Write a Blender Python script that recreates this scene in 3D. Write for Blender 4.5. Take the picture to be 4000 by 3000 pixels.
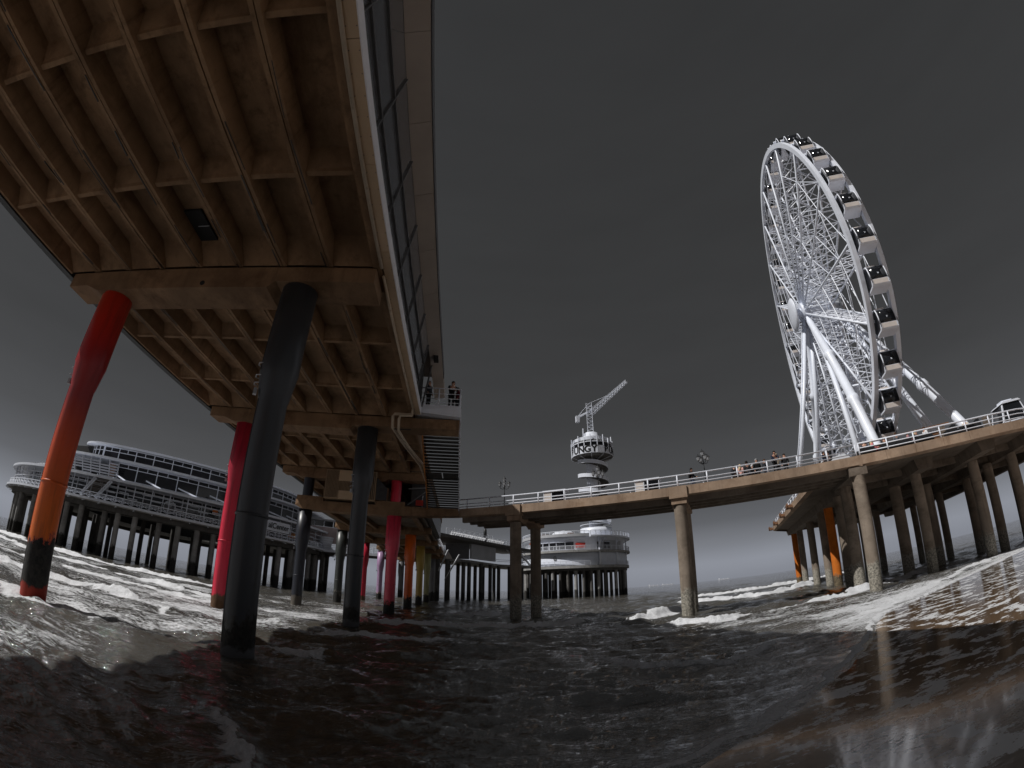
import bpy, math, random
import numpy as np
from mathutils import Matrix, Vector

sc = bpy.context.scene
for _o in list(bpy.data.objects):
    bpy.data.objects.remove(_o)
COL = sc.collection
PI = math.pi
R = math.radians
random.seed(7)

# ------------------------------------------------------------------ camera
# an action camera's wide fisheye, held 2 m above the water; +Y runs out along the pier
PITCH, ROLL, YAW = 0.446891, 0.0022138, 0.103616
cd = bpy.data.cameras.new('camera')
cam = bpy.data.objects.new('camera', cd)
COL.objects.link(cam)
sc.camera = cam
cd.type = 'PANO'
cd.panorama_type = 'FISHEYE_LENS_POLYNOMIAL'
cd.sensor_width, cd.sensor_height, cd.sensor_fit = 36, 27, 'HORIZONTAL'
cd.fisheye_fov = PI
cd.fisheye_polynomial_k0 = 0
cd.fisheye_polynomial_k1 = -6.21656968e-02
cd.fisheye_polynomial_k2 = -4.46308792e-06
cd.fisheye_polynomial_k3 = 1.42331109e-05
cd.fisheye_polynomial_k4 = -1.88492072e-07
cd.clip_start, cd.clip_end = 0.05, 30000
cam.matrix_world = (Matrix.Translation((0, 0, 2)) @ Matrix.Rotation(-YAW, 4, 'Z')
                    @ Matrix.Rotation(PI / 2 + PITCH, 4, 'X') @ Matrix.Rotation(ROLL, 4, 'Z'))

# ------------------------------------------------------------------ light
SUN_TO = Vector((1.0, 0.24, -1.2)).normalized()          # the way the light travels
SUN_EL = math.asin(-SUN_TO.z)
SUN_AZ = math.atan2(-SUN_TO.x, -SUN_TO.y)
sd = bpy.data.lights.new('sun', 'SUN')
sd.energy = 3.6
sd.angle = R(0.5)
sd.color = (1.0, 0.975, 0.94)
sun = bpy.data.objects.new('sun', sd)
COL.objects.link(sun)
sun.rotation_euler = SUN_TO.to_track_quat('-Z', 'Y').to_euler()
sun.location = (-60, -20, 80)

wd = bpy.data.worlds.new('World')
sc.world = wd
wd.use_nodes = True
wn, wl = wd.node_tree.nodes, wd.node_tree.links
wn.clear()
w_out = wn.new('ShaderNodeOutputWorld')
w_bg = wn.new('ShaderNodeBackground')
w_sky = wn.new('ShaderNodeTexSky')
w_sky.sky_type = 'NISHITA'
w_sky.sun_disc = False
w_sky.sun_elevation = SUN_EL
w_sky.sun_rotation = SUN_AZ
w_sky.air_density, w_sky.dust_density, w_sky.ozone_density = 1.0, 1.5, 1.0
w_hs = wn.new('ShaderNodeHueSaturation')
w_hs.inputs['Saturation'].default_value = 0.06
w_tc = wn.new('ShaderNodeTexCoord')
w_sep = wn.new('ShaderNodeSeparateXYZ')
w_ramp = wn.new('ShaderNodeValToRGB')                    # a storm-dark sky, paler towards the sea horizon
re = w_ramp.color_ramp.elements
re[0].position, re[0].color = 0.0, (2.45, 2.6, 3.0, 1)
re[1].position, re[1].color = 1.0, (0.36, 0.366, 0.376, 1)
for p_, c_ in ((0.035, (2.5, 2.65, 3.05)), (0.075, (1.75, 1.84, 2.06)), (0.12, (1.05, 1.09, 1.19)), (0.2, (0.68, 0.695, 0.73)), (0.35, (0.49, 0.498, 0.514)), (0.6, (0.425, 0.432, 0.443))):
    e_ = re.new(p_)
    e_.color = (*c_, 1)
w_flat = wn.new('ShaderNodeMixRGB')                      # thin overcast evens the sky out
w_flat.inputs[0].default_value = 0.8
w_flat.inputs[2].default_value = (1, 1, 1, 1)
w_gain = wn.new('ShaderNodeMixRGB'); w_gain.blend_type = 'MULTIPLY'; w_gain.inputs[0].default_value = 1
w_gain.inputs[2].default_value = (0.28, 0.28, 0.28, 1)
w_map = wn.new('ShaderNodeMapping')
w_map.inputs['Scale'].default_value = (2.2, 2.2, 11.0)
w_noise = wn.new('ShaderNodeTexNoise')
w_noise.inputs['Scale'].default_value = 1.6
w_noise.inputs['Detail'].default_value = 5.0
w_nr = wn.new('ShaderNodeMapRange')
w_nr.inputs['From Min'].default_value, w_nr.inputs['From Max'].default_value = 0.3, 0.7
w_nr.inputs['To Min'].default_value, w_nr.inputs['To Max'].default_value = 0.965, 1.035
w_m1 = wn.new('ShaderNodeMixRGB'); w_m1.blend_type = 'MULTIPLY'; w_m1.inputs[0].default_value = 1
w_m2 = wn.new('ShaderNodeMixRGB'); w_m2.blend_type = 'MULTIPLY'; w_m2.inputs[0].default_value = 1
wl.new(w_sky.outputs[0], w_hs.inputs['Color'])
wl.new(w_tc.outputs['Generated'], w_sep.inputs[0])
wl.new(w_sep.outputs['Z'], w_ramp.inputs[0])
wl.new(w_tc.outputs['Generated'], w_map.inputs[0])
wl.new(w_map.outputs[0], w_noise.inputs['Vector'])
wl.new(w_noise.outputs[0], w_nr.inputs[0])
wl.new(w_hs.outputs[0], w_gain.inputs[1]); wl.new(w_gain.outputs[0], w_flat.inputs[1]); wl.new(w_flat.outputs[0], w_m1.inputs[1]); wl.new(w_ramp.outputs[0], w_m1.inputs[2])
wl.new(w_m1.outputs[0], w_m2.inputs[1]); wl.new(w_nr.outputs[0], w_m2.inputs[2])
wl.new(w_m2.outputs[0], w_bg.inputs['Color'])
w_bg.inputs['Strength'].default_value = 0.1
wl.new(w_bg.outputs[0], w_out.inputs[0])

vs = sc.view_settings
vs.view_transform = 'Standard'
vs.look = 'None'
vs.gamma = 1
vs.exposure = 0.0
vs.use_curve_mapping = False
sc.cycles.max_bounces = 6
sc.cycles.diffuse_bounces = 4
sc.cycles.glossy_bounces = 3
sc.cycles.caustics_reflective = False
sc.cycles.caustics_refractive = False


# ------------------------------------------------------------------ materials
def nd(nt, kind, **kw):
    n = nt.nodes.new('ShaderNode' + kind)
    for k, v in kw.items():
        setattr(n, k, v)
    return n


def new_mat(name):
    m = bpy.data.materials.new(name)
    m.use_nodes = True
    nt = m.node_tree
    return m, nt, nt.nodes['Principled BSDF'], nt.links


def pos_noise(nt, scale, stretch=(1, 1, 1), detail=4.0, rough=0.6):
    g = nd(nt, 'NewGeometry')
    mp = nd(nt, 'Mapping')
    mp.inputs['Scale'].default_value = stretch
    n = nd(nt, 'TexNoise')
    n.inputs['Scale'].default_value = scale
    n.inputs['Detail'].default_value = detail
    n.inputs['Roughness'].default_value = rough
    nt.links.new(g.outputs['Position'], mp.inputs[0])
    nt.links.new(mp.outputs[0], n.inputs['Vector'])
    return n


def rng(nt, sock, a, b, c, d):
    m = nd(nt, 'MapRange')
    for i, v in zip(('From Min', 'From Max', 'To Min', 'To Max'), (a, b, c, d)):
        m.inputs[i].default_value = v
    nt.links.new(sock, m.inputs[0])
    return m.outputs[0]


def mixc(nt, fac, a, b, mode='MIX'):
    m = nd(nt, 'MixRGB', blend_type=mode)
    for i, v in ((0, fac), (1, a), (2, b)):
        if isinstance(v, (int, float)):
            m.inputs[i].default_value = v
        elif isinstance(v, (tuple, list)):
            m.inputs[i].default_value = (*v[:3], 1)
        else:
            nt.links.new(v, m.inputs[i])
    return m.outputs[0]


def mth(nt, op, a, b=None):
    m = nd(nt, 'Math', operation=op)
    for i, v in ((0, a), (1, b)):
        if v is None:
            continue
        if isinstance(v, (int, float)):
            m.inputs[i].default_value = v
        else:
            nt.links.new(v, m.inputs[i])
    return m.outputs[0]


def bump(nt, bs, sock, strength=0.3, dist=0.02):
    b = nd(nt, 'Bump')
    b.inputs['Strength'].default_value = strength
    b.inputs['Distance'].default_value = dist
    nt.links.new(sock, b.inputs['Height'])
    nt.links.new(b.outputs[0], bs.inputs['Normal'])


def plain(name, col, rough=0.5, metal=0.0, var=0.18, scale=3.0, dirt=None, bmp=0.15, spec=0.5):
    """a painted or plain surface with uneven tone, streaks of dirt and slight relief"""
    m, nt, bs, lk = new_mat(name)
    n1 = pos_noise(nt, scale)
    c = mixc(nt, rng(nt, n1.outputs[0], 0.3, 0.7, 0, 1), tuple(x * (1 - var) for x in col), tuple(min(1, x * (1 + var)) for x in col))
    if dirt:
        n2 = pos_noise(nt, dirt[1], (1, 1, 0.22), 8, 0.7)
        c = mixc(nt, rng(nt, n2.outputs[0], dirt[2], dirt[2] + 0.16, 0, dirt[3]), c, dirt[0])
    lk.new(c, bs.inputs['Base Color'])
    bs.inputs['Roughness'].default_value = rough
    bs.inputs['Metallic'].default_value = metal
    bs.inputs['Specular IOR Level'].default_value = spec
    if bmp:
        n3 = pos_noise(nt, scale * 9)
        bump(nt, bs, n3.outputs[0], bmp, 0.02)
    return m


def concrete(name, col, stain, low=None):
    """board-marked concrete: blotches, rusty or mossy stains, dark joints; low = (height, colour) weed and barnacles"""
    m, nt, bs, lk = new_mat(name)
    n1 = pos_noise(nt, 0.55, (1, 1, 1), 5, 0.65)
    c = mixc(nt, rng(nt, n1.outputs[0], 0.32, 0.68, 0, 1), tuple(x * 0.72 for x in col), tuple(x * 1.22 for x in col))
    n2 = pos_noise(nt, 0.9, (1, 0.35, 1.0), 6, 0.72)
    c = mixc(nt, rng(nt, n2.outputs[0], 0.48, 0.68, 0, 0.85), c, stain)
    n4 = pos_noise(nt, 5.5, (1, 0.5, 0.5), 4, 0.7)
    c = mixc(nt, rng(nt, n4.outputs[0], 0.6, 0.78, 0, 0.55), c, tuple(x * 0.45 for x in col))
    n7 = pos_noise(nt, 2.6, (1, 1, 0.06), 5, 0.7)
    c = mixc(nt, rng(nt, n7.outputs[0], 0.52, 0.72, 0, 0.6), c, tuple(x * 0.5 for x in stain))
    n8 = pos_noise(nt, 0.23, (1, 1, 1), 3, 0.6)
    c = mixc(nt, rng(nt, n8.outputs[0], 0.4, 0.62, 0, 0.5), c, tuple(x * 0.55 for x in col))
    hgt = n4.outputs[0]
    if low:
        g = nd(nt, 'NewGeometry')
        sp = nd(nt, 'SeparateXYZ')
        lk.new(g.outputs['Position'], sp.inputs[0])
        n5 = pos_noise(nt, 2.3, (1, 1, 0.8), 5, 0.7)
        edge = mth(nt, 'ADD', sp.outputs['Z'], mth(nt, 'MULTIPLY', n5.outputs[0], 1.4))
        f = rng(nt, edge, low[0] + 0.55, low[0] + 0.85, 1, 0)
        n6 = pos_noise(nt, 9.0, (1, 1, 1), 4, 0.75)
        lowc = mixc(nt, rng(nt, n6.outputs[0], 0.38, 0.6, 0, 1), tuple(x * 0.35 for x in low[1]), tuple(x * 1.5 for x in low[1]))
        c = mixc(nt, f, c, lowc)
        hgt = mth(nt, 'ADD', mth(nt, 'MULTIPLY', mth(nt, 'MULTIPLY', n6.outputs[0], f), 5.0), n4.outputs[0])
    lk.new(c, bs.inputs['Base Color'])
    bs.inputs['Roughness'].default_value = 0.85
    bs.inputs['Specular IOR Level'].default_value = 0.25
    bump(nt, bs, hgt, 0.35, 0.03)
    return m


def column_paint(name, stops, black_top=1.0, rust=(0.3, 0.05, 0.02), top=10.4, bare=None):
    """gloss paint that changes colour up the column; weed and tar below a ragged line"""
    m, nt, bs, lk = new_mat(name)
    g = nd(nt, 'NewGeometry')
    sp = nd(nt, 'SeparateXYZ')
    lk.new(g.outputs['Position'], sp.inputs[0])
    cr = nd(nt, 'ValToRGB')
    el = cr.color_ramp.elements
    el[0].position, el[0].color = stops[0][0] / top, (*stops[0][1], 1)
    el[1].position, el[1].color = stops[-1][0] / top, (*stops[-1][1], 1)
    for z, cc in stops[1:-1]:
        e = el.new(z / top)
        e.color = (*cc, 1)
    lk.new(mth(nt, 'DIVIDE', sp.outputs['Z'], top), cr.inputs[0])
    n1 = pos_noise(nt, 1.3, (1, 1, 0.4), 6)
    c = mixc(nt, rng(nt, n1.outputs[0], 0.3, 0.7, 0.0, 0.22), cr.outputs[0], (0.02, 0.015, 0.015))
    ns = pos_noise(nt, 4.5, (1, 1, 0.07), 5, 0.65)
    c = mixc(nt, rng(nt, ns.outputs[0], 0.52, 0.75, 0, 0.55), c, (0.03, 0.018, 0.014))
    nc = pos_noise(nt, 11.0, (1, 1, 0.6), 5, 0.75)
    c = mixc(nt, rng(nt, nc.outputs[0], 0.68, 0.72, 0, 0.7), c, (0.16, 0.14, 0.125))
    n2 = pos_noise(nt, 1.9, (1, 1, 0.7), 6, 0.72)
    edge = mth(nt, 'ADD', sp.outputs['Z'], mth(nt, 'MULTIPLY', n2.outputs[0], 2.4))
    f1 = rng(nt, edge, black_top + 1.22, black_top + 1.3, 1, 0)
    f0 = rng(nt, edge, black_top + 1.3, black_top + 1.42, 1, 0)
    c = mixc(nt, f0, c, rust)
    n3 = pos_noise(nt, 7.0, (1, 1, 0.8), 7, 0.7)
    weed = mixc(nt, rng(nt, n3.outputs[0], 0.4, 0.65, 0, 1), (0.006, 0.006, 0.006), (0.035, 0.032, 0.028))
    c = mixc(nt, f1, c, weed)
    if bare:
        n4 = pos_noise(nt, 2.5, (1, 1, 0.8), 5)
        e2 = mth(nt, 'ADD', sp.outputs['Z'], mth(nt, 'MULTIPLY', n4.outputs[0], 0.7))
        c = mixc(nt, rng(nt, e2, bare[0], bare[0] + 0.1, 1, 0), c, bare[1])
    lk.new(c, bs.inputs['Base Color'])
    lk.new(rng(nt, f1, 0, 1, 0.38, 0.8), bs.inputs['Roughness'])
    bump(nt, bs, mth(nt, 'ADD', mth(nt, 'MULTIPLY', f1, n3.outputs[0]), mth(nt, 'MULTIPLY', n1.outputs[0], 0.12)), 0.5, 0.03)
    return m


def glass(name, col=(0.012, 0.013, 0.015), rough=0.04, var=0.5):
    """dark window glass: some panes blinded, some clear, each a little different"""
    m, nt, bs, lk = new_mat(name)
    oi = nd(nt, 'ObjectInfo')
    n = pos_noise(nt, 0.7, (1, 1, 1.5), 4)
    f = mth(nt, 'MULTIPLY', rng(nt, n.outputs[0], 0.45, 0.7, 0, 1), rng(nt, oi.outputs['Random'], 0.3, 1, 0, 1))
    lk.new(mixc(nt, f, col, tuple(x * (1 + 4 * var) for x in col)), bs.inputs['Base Color'])
    lk.new(rng(nt, oi.outputs['Random'], 0, 1, rough, rough * 3), bs.inputs['Roughness'])
    bs.inputs['IOR'].default_value = 1.5
    return m


M = {}
M['soffit'] = concrete('soffit_concrete', (0.29, 0.182, 0.104), (0.11, 0.06, 0.03))
M['beam'] = concrete('beam_concrete', (0.27, 0.168, 0.097), (0.095, 0.048, 0.023))
M['fascia_tan'] = concrete('edge_concrete', (0.4, 0.29, 0.21), (0.26, 0.165, 0.105))
M['deck_grey'] = concrete('deck_concrete', (0.19, 0.155, 0.125), (0.075, 0.055, 0.04))
M['pile'] = concrete('pile_concrete', (0.3, 0.245, 0.195), (0.13, 0.1, 0.075), (1.6, (0.28, 0.26, 0.22)))
M['pile_orange'] = concrete('orange_painted_pile', (0.72, 0.2, 0.025), (0.5, 0.12, 0.02), (0.9, (0.14, 0.11, 0.07)))
M['pile_dark'] = concrete('weathered_pile_concrete', (0.13, 0.125, 0.12), (0.06, 0.055, 0.05), (1.5, (0.035, 0.034, 0.032)))
M['far_pile'] = concrete('far_pile_concrete', (0.42, 0.415, 0.41), (0.25, 0.245, 0.235), (2.0, (0.05, 0.048, 0.045)))
M['white'] = plain('white_paint', (0.74, 0.775, 0.86), 0.42, 0, 0.06, 0.9, ((0.42, 0.38, 0.33), 1.4, 0.6, 0.5))
M['white_steel'] = plain('white_wheel_steel', (0.77, 0.81, 0.9), 0.38, 0, 0.05, 0.6, None, 0.05)
M['offwhite'] = plain('cream_panel', (0.68, 0.62, 0.58), 0.45, 0, 0.08, 1.2, ((0.3, 0.24, 0.2), 2.5, 0.64, 0.5))
M['rail'] = plain('white_rail_paint', (0.73, 0.76, 0.84), 0.4, 0, 0.08, 4, ((0.35, 0.22, 0.12), 6, 0.66, 0.6), 0.1)
M['grey_steel'] = plain('galvanised_steel', (0.34, 0.35, 0.37), 0.45, 0.3, 0.15, 2.0, ((0.12, 0.09, 0.07), 2, 0.6, 0.6))
M['dark'] = plain('dark_steel', (0.02, 0.021, 0.023), 0.5, 0.2, 0.25, 4)
M['black'] = plain('black_interior', (0.006, 0.006, 0.006), 0.9, 0, 0.3, 2, None, 0)
M['rust'] = plain('rusted_orange_stringer', (0.42, 0.16, 0.035), 0.8, 0, 0.4, 2.2, ((0.1, 0.04, 0.015), 3, 0.52, 0.9), 0.6)
M['louvre'] = plain('tan_louvre_metal', (0.3, 0.21, 0.13), 0.55, 0, 0.12, 1.5, ((0.15, 0.09, 0.05), 2, 0.6, 0.7))
M['pipe'] = plain('beige_drain_pipe', (0.5, 0.41, 0.31), 0.55, 0, 0.14, 2, ((0.2, 0.12, 0.06), 3, 0.58, 0.7))
M['clad'] = plain('beige_soffit_panel', (0.52, 0.38, 0.25), 0.4, 0, 0.1, 0.8, ((0.25, 0.17, 0.1), 1.5, 0.6, 0.5))
M['eave'] = plain('bronze_eaves_panel', (0.4, 0.35, 0.31), 0.4, 0.1, 0.12, 0.5, None, 0.08)
M['alu'] = plain('white_aluminium_strip', (0.87, 0.88, 0.93), 0.3, 0, 0.03, 1, None, 0.04)
M['glass'] = glass('mirror_coated_glass', (0.2, 0.205, 0.22), 0.05, 0.05)
M['glass'].node_tree.nodes['Principled BSDF'].inputs['Metallic'].default_value = 0.6
M['glass_far'] = glass('smoked_glass', (0.006, 0.006, 0.008), 0.06, 0.9)
M['cabin_glass'] = glass('tinted_cabin_glass', (0.012, 0.013, 0.016), 0.05, 0.5)
M['mullion'] = plain('charcoal_mullion', (0.12, 0.123, 0.13), 0.4, 0.2, 0.15, 3)
M['timber'] = plain('brown_terrace_timber', (0.22, 0.105, 0.05), 0.7, 0, 0.35, 5, ((0.07, 0.03, 0.015), 6, 0.55, 0.8), 0.4)
M['tread'] = plain('worn_black_tread', (0.02, 0.019, 0.018), 0.6, 0, 0.4, 5, ((0.12, 0.1, 0.09), 5, 0.62, 0.6), 0.3)
M['mural'] = plain('pink_grey_mural_wall', (0.45, 0.37, 0.37), 0.7, 0, 0.25, 0.35, ((0.36, 0.25, 0.22), 0.4, 0.5, 0.7))
M['red'] = plain('red_shop_front', (0.6, 0.045, 0.03), 0.5)
M['orange'] = plain('orange_plastic', (0.75, 0.2, 0.04), 0.5)
M['amber'] = plain('amber_sculpture', (0.55, 0.25, 0.09), 0.6, 0, 0.2, 2)
M['pale_grey'] = plain('grey_render', (0.42, 0.43, 0.46), 0.7, 0, 0.1, 0.5, ((0.2, 0.2, 0.2), 0.8, 0.6, 0.5))  # one light grey with random darker streaks, for walls, roofs and panels
M['lamp_glass'] = plain('milky_lamp_glass', (0.3, 0.31, 0.33), 0.25)
M['skin'] = plain('skin', (0.5, 0.28, 0.2), 0.55, 0, 0.08, 9, None, 0)
CLOTH = {}


def cloth(name, col):
    if name not in CLOTH:
        CLOTH[name] = plain(name + '_cloth', col, 0.85, 0, 0.2, 12, None, 0.3, 0.2)
    return CLOTH[name]


# ------------------------------------------------------------------ mesh building
class MB:
    def __init__(s):
        s.v, s.f, s.sm = [], [], []

    def add(s, verts, faces, smooth=False):
        o = len(s.v)
        s.v += [tuple(p) for p in verts]
        s.f += [tuple(i + o for i in f) for f in faces]
        s.sm += [smooth] * len(faces)
        return s

    def hexa(s, p):
        return s.add(p, [(3, 2, 1, 0), (4, 5, 6, 7), (0, 1, 5, 4), (1, 2, 6, 5), (2, 3, 7, 6), (3, 0, 4, 7)])

    def box(s, x0, x1, y0, y1, z0, z1):
        return s.hexa([(x0, y0, z0), (x1, y0, z0), (x1, y1, z0), (x0, y1, z0),
                       (x0, y0, z1), (x1, y0, z1), (x1, y1, z1), (x0, y1, z1)])

    def beam(s, p, q, w, h=None, up=(0, 0, 1)):
        p, q = Vector(p), Vector(q)
        h = h or w
        d = (q - p).normalized()
        u = Vector(up)
        if abs(d.dot(u)) > 0.98:
            u = Vector((1, 0, 0))
        a = d.cross(u).normalized() * (w / 2)
        b = a.cross(d).normalized() * (h / 2)
        return s.hexa([p - a - b, p + a - b, p + a + b, p - a + b, q - a - b, q + a - b, q + a + b, q - a + b])

    def tube(s, pts, r, n=8, cap=True):
        pts = [Vector(p) for p in pts]
        rr = r if isinstance(r, (list, tuple)) else [r] * len(pts)
        vs, fs = [], []
        prev = None
        for i, p in enumerate(pts):
            d = (pts[min(i + 1, len(pts) - 1)] - pts[max(i - 1, 0)]).normalized()
            if prev is None:
                u = Vector((0, 0, 1)) if abs(d.z) < 0.9 else Vector((1, 0, 0))
                prev = (u - d * u.dot(d)).normalized()
            else:
                prev = (prev - d * prev.dot(d)).normalized()
            b = d.cross(prev)
            for k in range(n):
                t = 2 * PI * k / n
                vs.append(p + (prev * math.cos(t) + b * math.sin(t)) * rr[i])
        for i in range(len(pts) - 1):
            for k in range(n):
                fs.append((i * n + k, i * n + (k + 1) % n, (i + 1) * n + (k + 1) % n, (i + 1) * n + k))
        s.add(vs, fs, n > 5)
        if cap:
            o = len(s.v) - len(vs)
            s.f += [tuple(o + k for k in reversed(range(n))), tuple(o + (len(pts) - 1) * n + k for k in range(n))]
            s.sm += [False, False]
        return s

    def lathe(s, prof, c=(0, 0), n=24, a0=0.0, a1=2 * PI, smooth=True):
        full = abs(a1 - a0 - 2 * PI) < 1e-6
        m = n if full else n + 1
        vs = []
        for r, z in prof:
            for k in range(m):
                t = a0 + (a1 - a0) * k / n
                vs.append((c[0] + r * math.cos(t), c[1] + r * math.sin(t), z))
        fs = []
        for i in range(len(prof) - 1):
            for k in range(n):
                k2 = (k + 1) % m
                fs.append((i * m + k, i * m + k2, (i + 1) * m + k2, (i + 1) * m + k))
        return s.add(vs, fs, smooth)

    def ring(s, c, r0, r1, z0, z1, a0=0.0, a1=2 * PI, n=48):
        """a solid sector of a ring"""
        full = abs(a1 - a0 - 2 * PI) < 1e-6
        m = n if full else n + 1
        vs = []
        for r, z in ((r0, z0), (r1, z0), (r1, z1), (r0, z1)):
            for k in range(m):
                t = a0 + (a1 - a0) * k / n
                vs.append((c[0] + r * math.cos(t), c[1] + r * math.sin(t), z))
        fs = []
        for i in range(4):
            for k in range(n):
                k2 = (k + 1) % m
                j = (i + 1) % 4
                fs.append((i * m + k, i * m + k2, j * m + k2, j * m + k))
        if not full:
            fs += [(0, m, 2 * m, 3 * m), (m - 1, 4 * m - 1, 3 * m - 1, 2 * m - 1)]
        return s.add(vs, fs)

    def prism(s, poly, z0, z1):
        n = len(poly)
        vs = [(x, y, z0) for x, y in poly] + [(x, y, z1) for x, y in poly]
        fs = [tuple(reversed(range(n))), tuple(range(n, 2 * n))] + [(i, (i + 1) % n, n + (i + 1) % n, n + i) for i in range(n)]
        return s.add(vs, fs)

    def ext_y(s, poly, y0, y1):
        n = len(poly)
        vs = [(x, y0, z) for x, z in poly] + [(x, y1, z) for x, z in poly]
        fs = [tuple(range(n)), tuple(reversed(range(n, 2 * n)))] + [(i, n + i, n + (i + 1) % n, (i + 1) % n) for i in range(n)]
        return s.add(vs, fs)

    def ext_x(s, poly, x0, x1):
        n = len(poly)
        vs = [(x0, y, z) for y, z in poly] + [(x1, y, z) for y, z in poly]
        fs = [tuple(reversed(range(n))), tuple(range(n, 2 * n))] + [(i, (i + 1) % n, n + (i + 1) % n, n + i) for i in range(n)]
        return s.add(vs, fs)

    def mesh(s, name, mat=None):
        me = bpy.data.meshes.new(name)
        me.from_pydata(s.v, [], s.f)
        me.polygons.foreach_set('use_smooth', s.sm)
        if mat:
            me.materials.append(mat)
        me.update()
        return me


def link(name, me, mat=None, parent=None, loc=(0, 0, 0), rot=(0, 0, 0)):
    if isinstance(me, MB):
        me = me.mesh(name, mat)
    o = bpy.data.objects.new(name, me)
    COL.objects.link(o)
    o.parent = parent
    o.location = loc
    o.rotation_euler = rot
    return o


def tag(o, label, cat=None, group=None, kind=None):
    if label:
        o['label'] = label
    if cat:
        o['category'] = cat
    if group:
        o['group'] = group
    if kind:
        o['kind'] = kind
    return o


def explode(o):
    """give every loose piece of a part its own object"""
    me = o.data
    par = list(range(len(me.vertices)))

    def f(a):
        while par[a] != a:
            par[a] = par[par[a]]
            a = par[a]
        return a
    for e in me.edges:
        a, b = f(e.vertices[0]), f(e.vertices[1])
        if a != b:
            par[a] = b
    groups = {}
    for p in me.polygons:
        groups.setdefault(f(p.vertices[0]), []).append(p)
    if len(groups) < 2:
        return [o]
    out = []
    for k, (root, polys) in enumerate(groups.items()):
        ix, vs, fs = {}, [], []
        for p in polys:
            for v in p.vertices:
                if v not in ix:
                    ix[v] = len(vs)
                    vs.append(me.vertices[v].co[:])
            fs.append([ix[v] for v in p.vertices])
        nm = bpy.data.meshes.new(me.name)
        nm.from_pydata(vs, [], fs)
        nm.polygons.foreach_set('use_smooth', [p.use_smooth for p in polys])
        for m_ in me.materials:
            nm.materials.append(m_)
        if k == 0:
            o.data = nm
            out.append(o)
        else:
            c = o.copy()
            c.data = nm
            COL.objects.link(c)
            out.append(c)
    return out


class Thing:
    """an Empty at a thing's base; parts are given in the thing's own drawing coordinates"""

    def __init__(s, name, label, cat, base=(0, 0, 0), rot=0.0, group=None):
        s.o = bpy.data.objects.new(name, None)
        COL.objects.link(s.o)
        s.base = Vector(base)
        s.o.location = Matrix.Rotation(rot, 3, 'Z') @ s.base
        s.o.rotation_euler = (0, 0, rot)
        s.o.empty_display_size = 0.5
        tag(s.o, label, cat, group)

    def part(s, name, me, mat=None, loc=(0, 0, 0), rot=(0, 0, 0), label=None, kind=None, split=False):
        o = link(name, me, mat, s.o, Vector(loc) - s.base, rot)
        if label or kind:
            tag(o, label, None, None, kind)
        if split:
            explode(o)
        return o


def sub(parent, name, me, mat=None, loc=(0, 0, 0), rot=(0, 0, 0), label=None):
    """a piece of a part, in the part's own coordinates"""
    o = link(name, me, mat, parent, loc, rot)
    if label:
        o['label'] = label
    return o


def text_mesh(body, size, mat, extrude=0.01, bold=0.0):
    c = bpy.data.curves.new('lettering', 'FONT')
    c.body = body
    c.size = size
    c.extrude = extrude
    c.offset = bold
    c.align_x = 'CENTER'
    c.align_y = 'CENTER'
    o = bpy.data.objects.new('lettering', c)
    COL.objects.link(o)
    dg = bpy.context.evaluated_depsgraph_get()
    me = bpy.data.meshes.new_from_object(o.evaluated_get(dg))
    bpy.data.objects.remove(o)
    bpy.data.curves.remove(c)
    me.materials.clear()
    me.materials.append(mat)
    return me


PHI = math.atan2(-0.525, 0.851)          # the footbridge and the wheel stand on axes turned by this


def uvw(u, v, z=0.0):
    c, s_ = math.cos(PHI), math.sin(PHI)
    return Vector((u * c - v * s_, u * s_ + v * c, z))


# ------------------------------------------------------------------ sea and beach
def vnoise(x, y, seed):
    """smooth value noise on a lattice"""
    xi, yi = np.floor(x).astype(np.int64), np.floor(y).astype(np.int64)
    fx, fy = x - xi, y - yi
    fx, fy = fx * fx * (3 - 2 * fx), fy * fy * (3 - 2 * fy)

    def hsh(a, b):
        n = (a * 374761393 + b * 668265263 + seed * 974634777) & 0xffffffff
        n = ((n ^ (n >> 13)) * 1274126177) & 0xffffffff
        return ((n ^ (n >> 16)) & 0xffff) / 65535.0
    return ((hsh(xi, yi) * (1 - fx) + hsh(xi + 1, yi) * fx) * (1 - fy)
            + (hsh(xi, yi + 1) * (1 - fx) + hsh(xi + 1, yi + 1) * fx) * fy)


def line_dist(x, y, pts):
    """distance to a polyline, signed (+ on its left), and the position along it"""
    best = np.full(x.shape, 1e9)
    sgn = np.ones(x.shape)
    along = np.zeros(x.shape)
    L = 0.0
    for (ax, ay), (bx, by) in zip(pts[:-1], pts[1:]):
        dx, dy = bx - ax, by - ay
        l2 = dx * dx + dy * dy
        t = np.clip(((x - ax) * dx + (y - ay) * dy) / l2, 0, 1)
        d = np.hypot(x - ax - t * dx, y - ay - t * dy)
        c = dx * (y - ay) - dy * (x - ax)
        k = d < best
        best = np.where(k, d, best)
        sgn = np.where(k, np.sign(c) + (c == 0), sgn)
        along = np.where(k, L + t * math.sqrt(l2), along)
        L += math.sqrt(l2)
    return best * sgn, along, L


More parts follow.
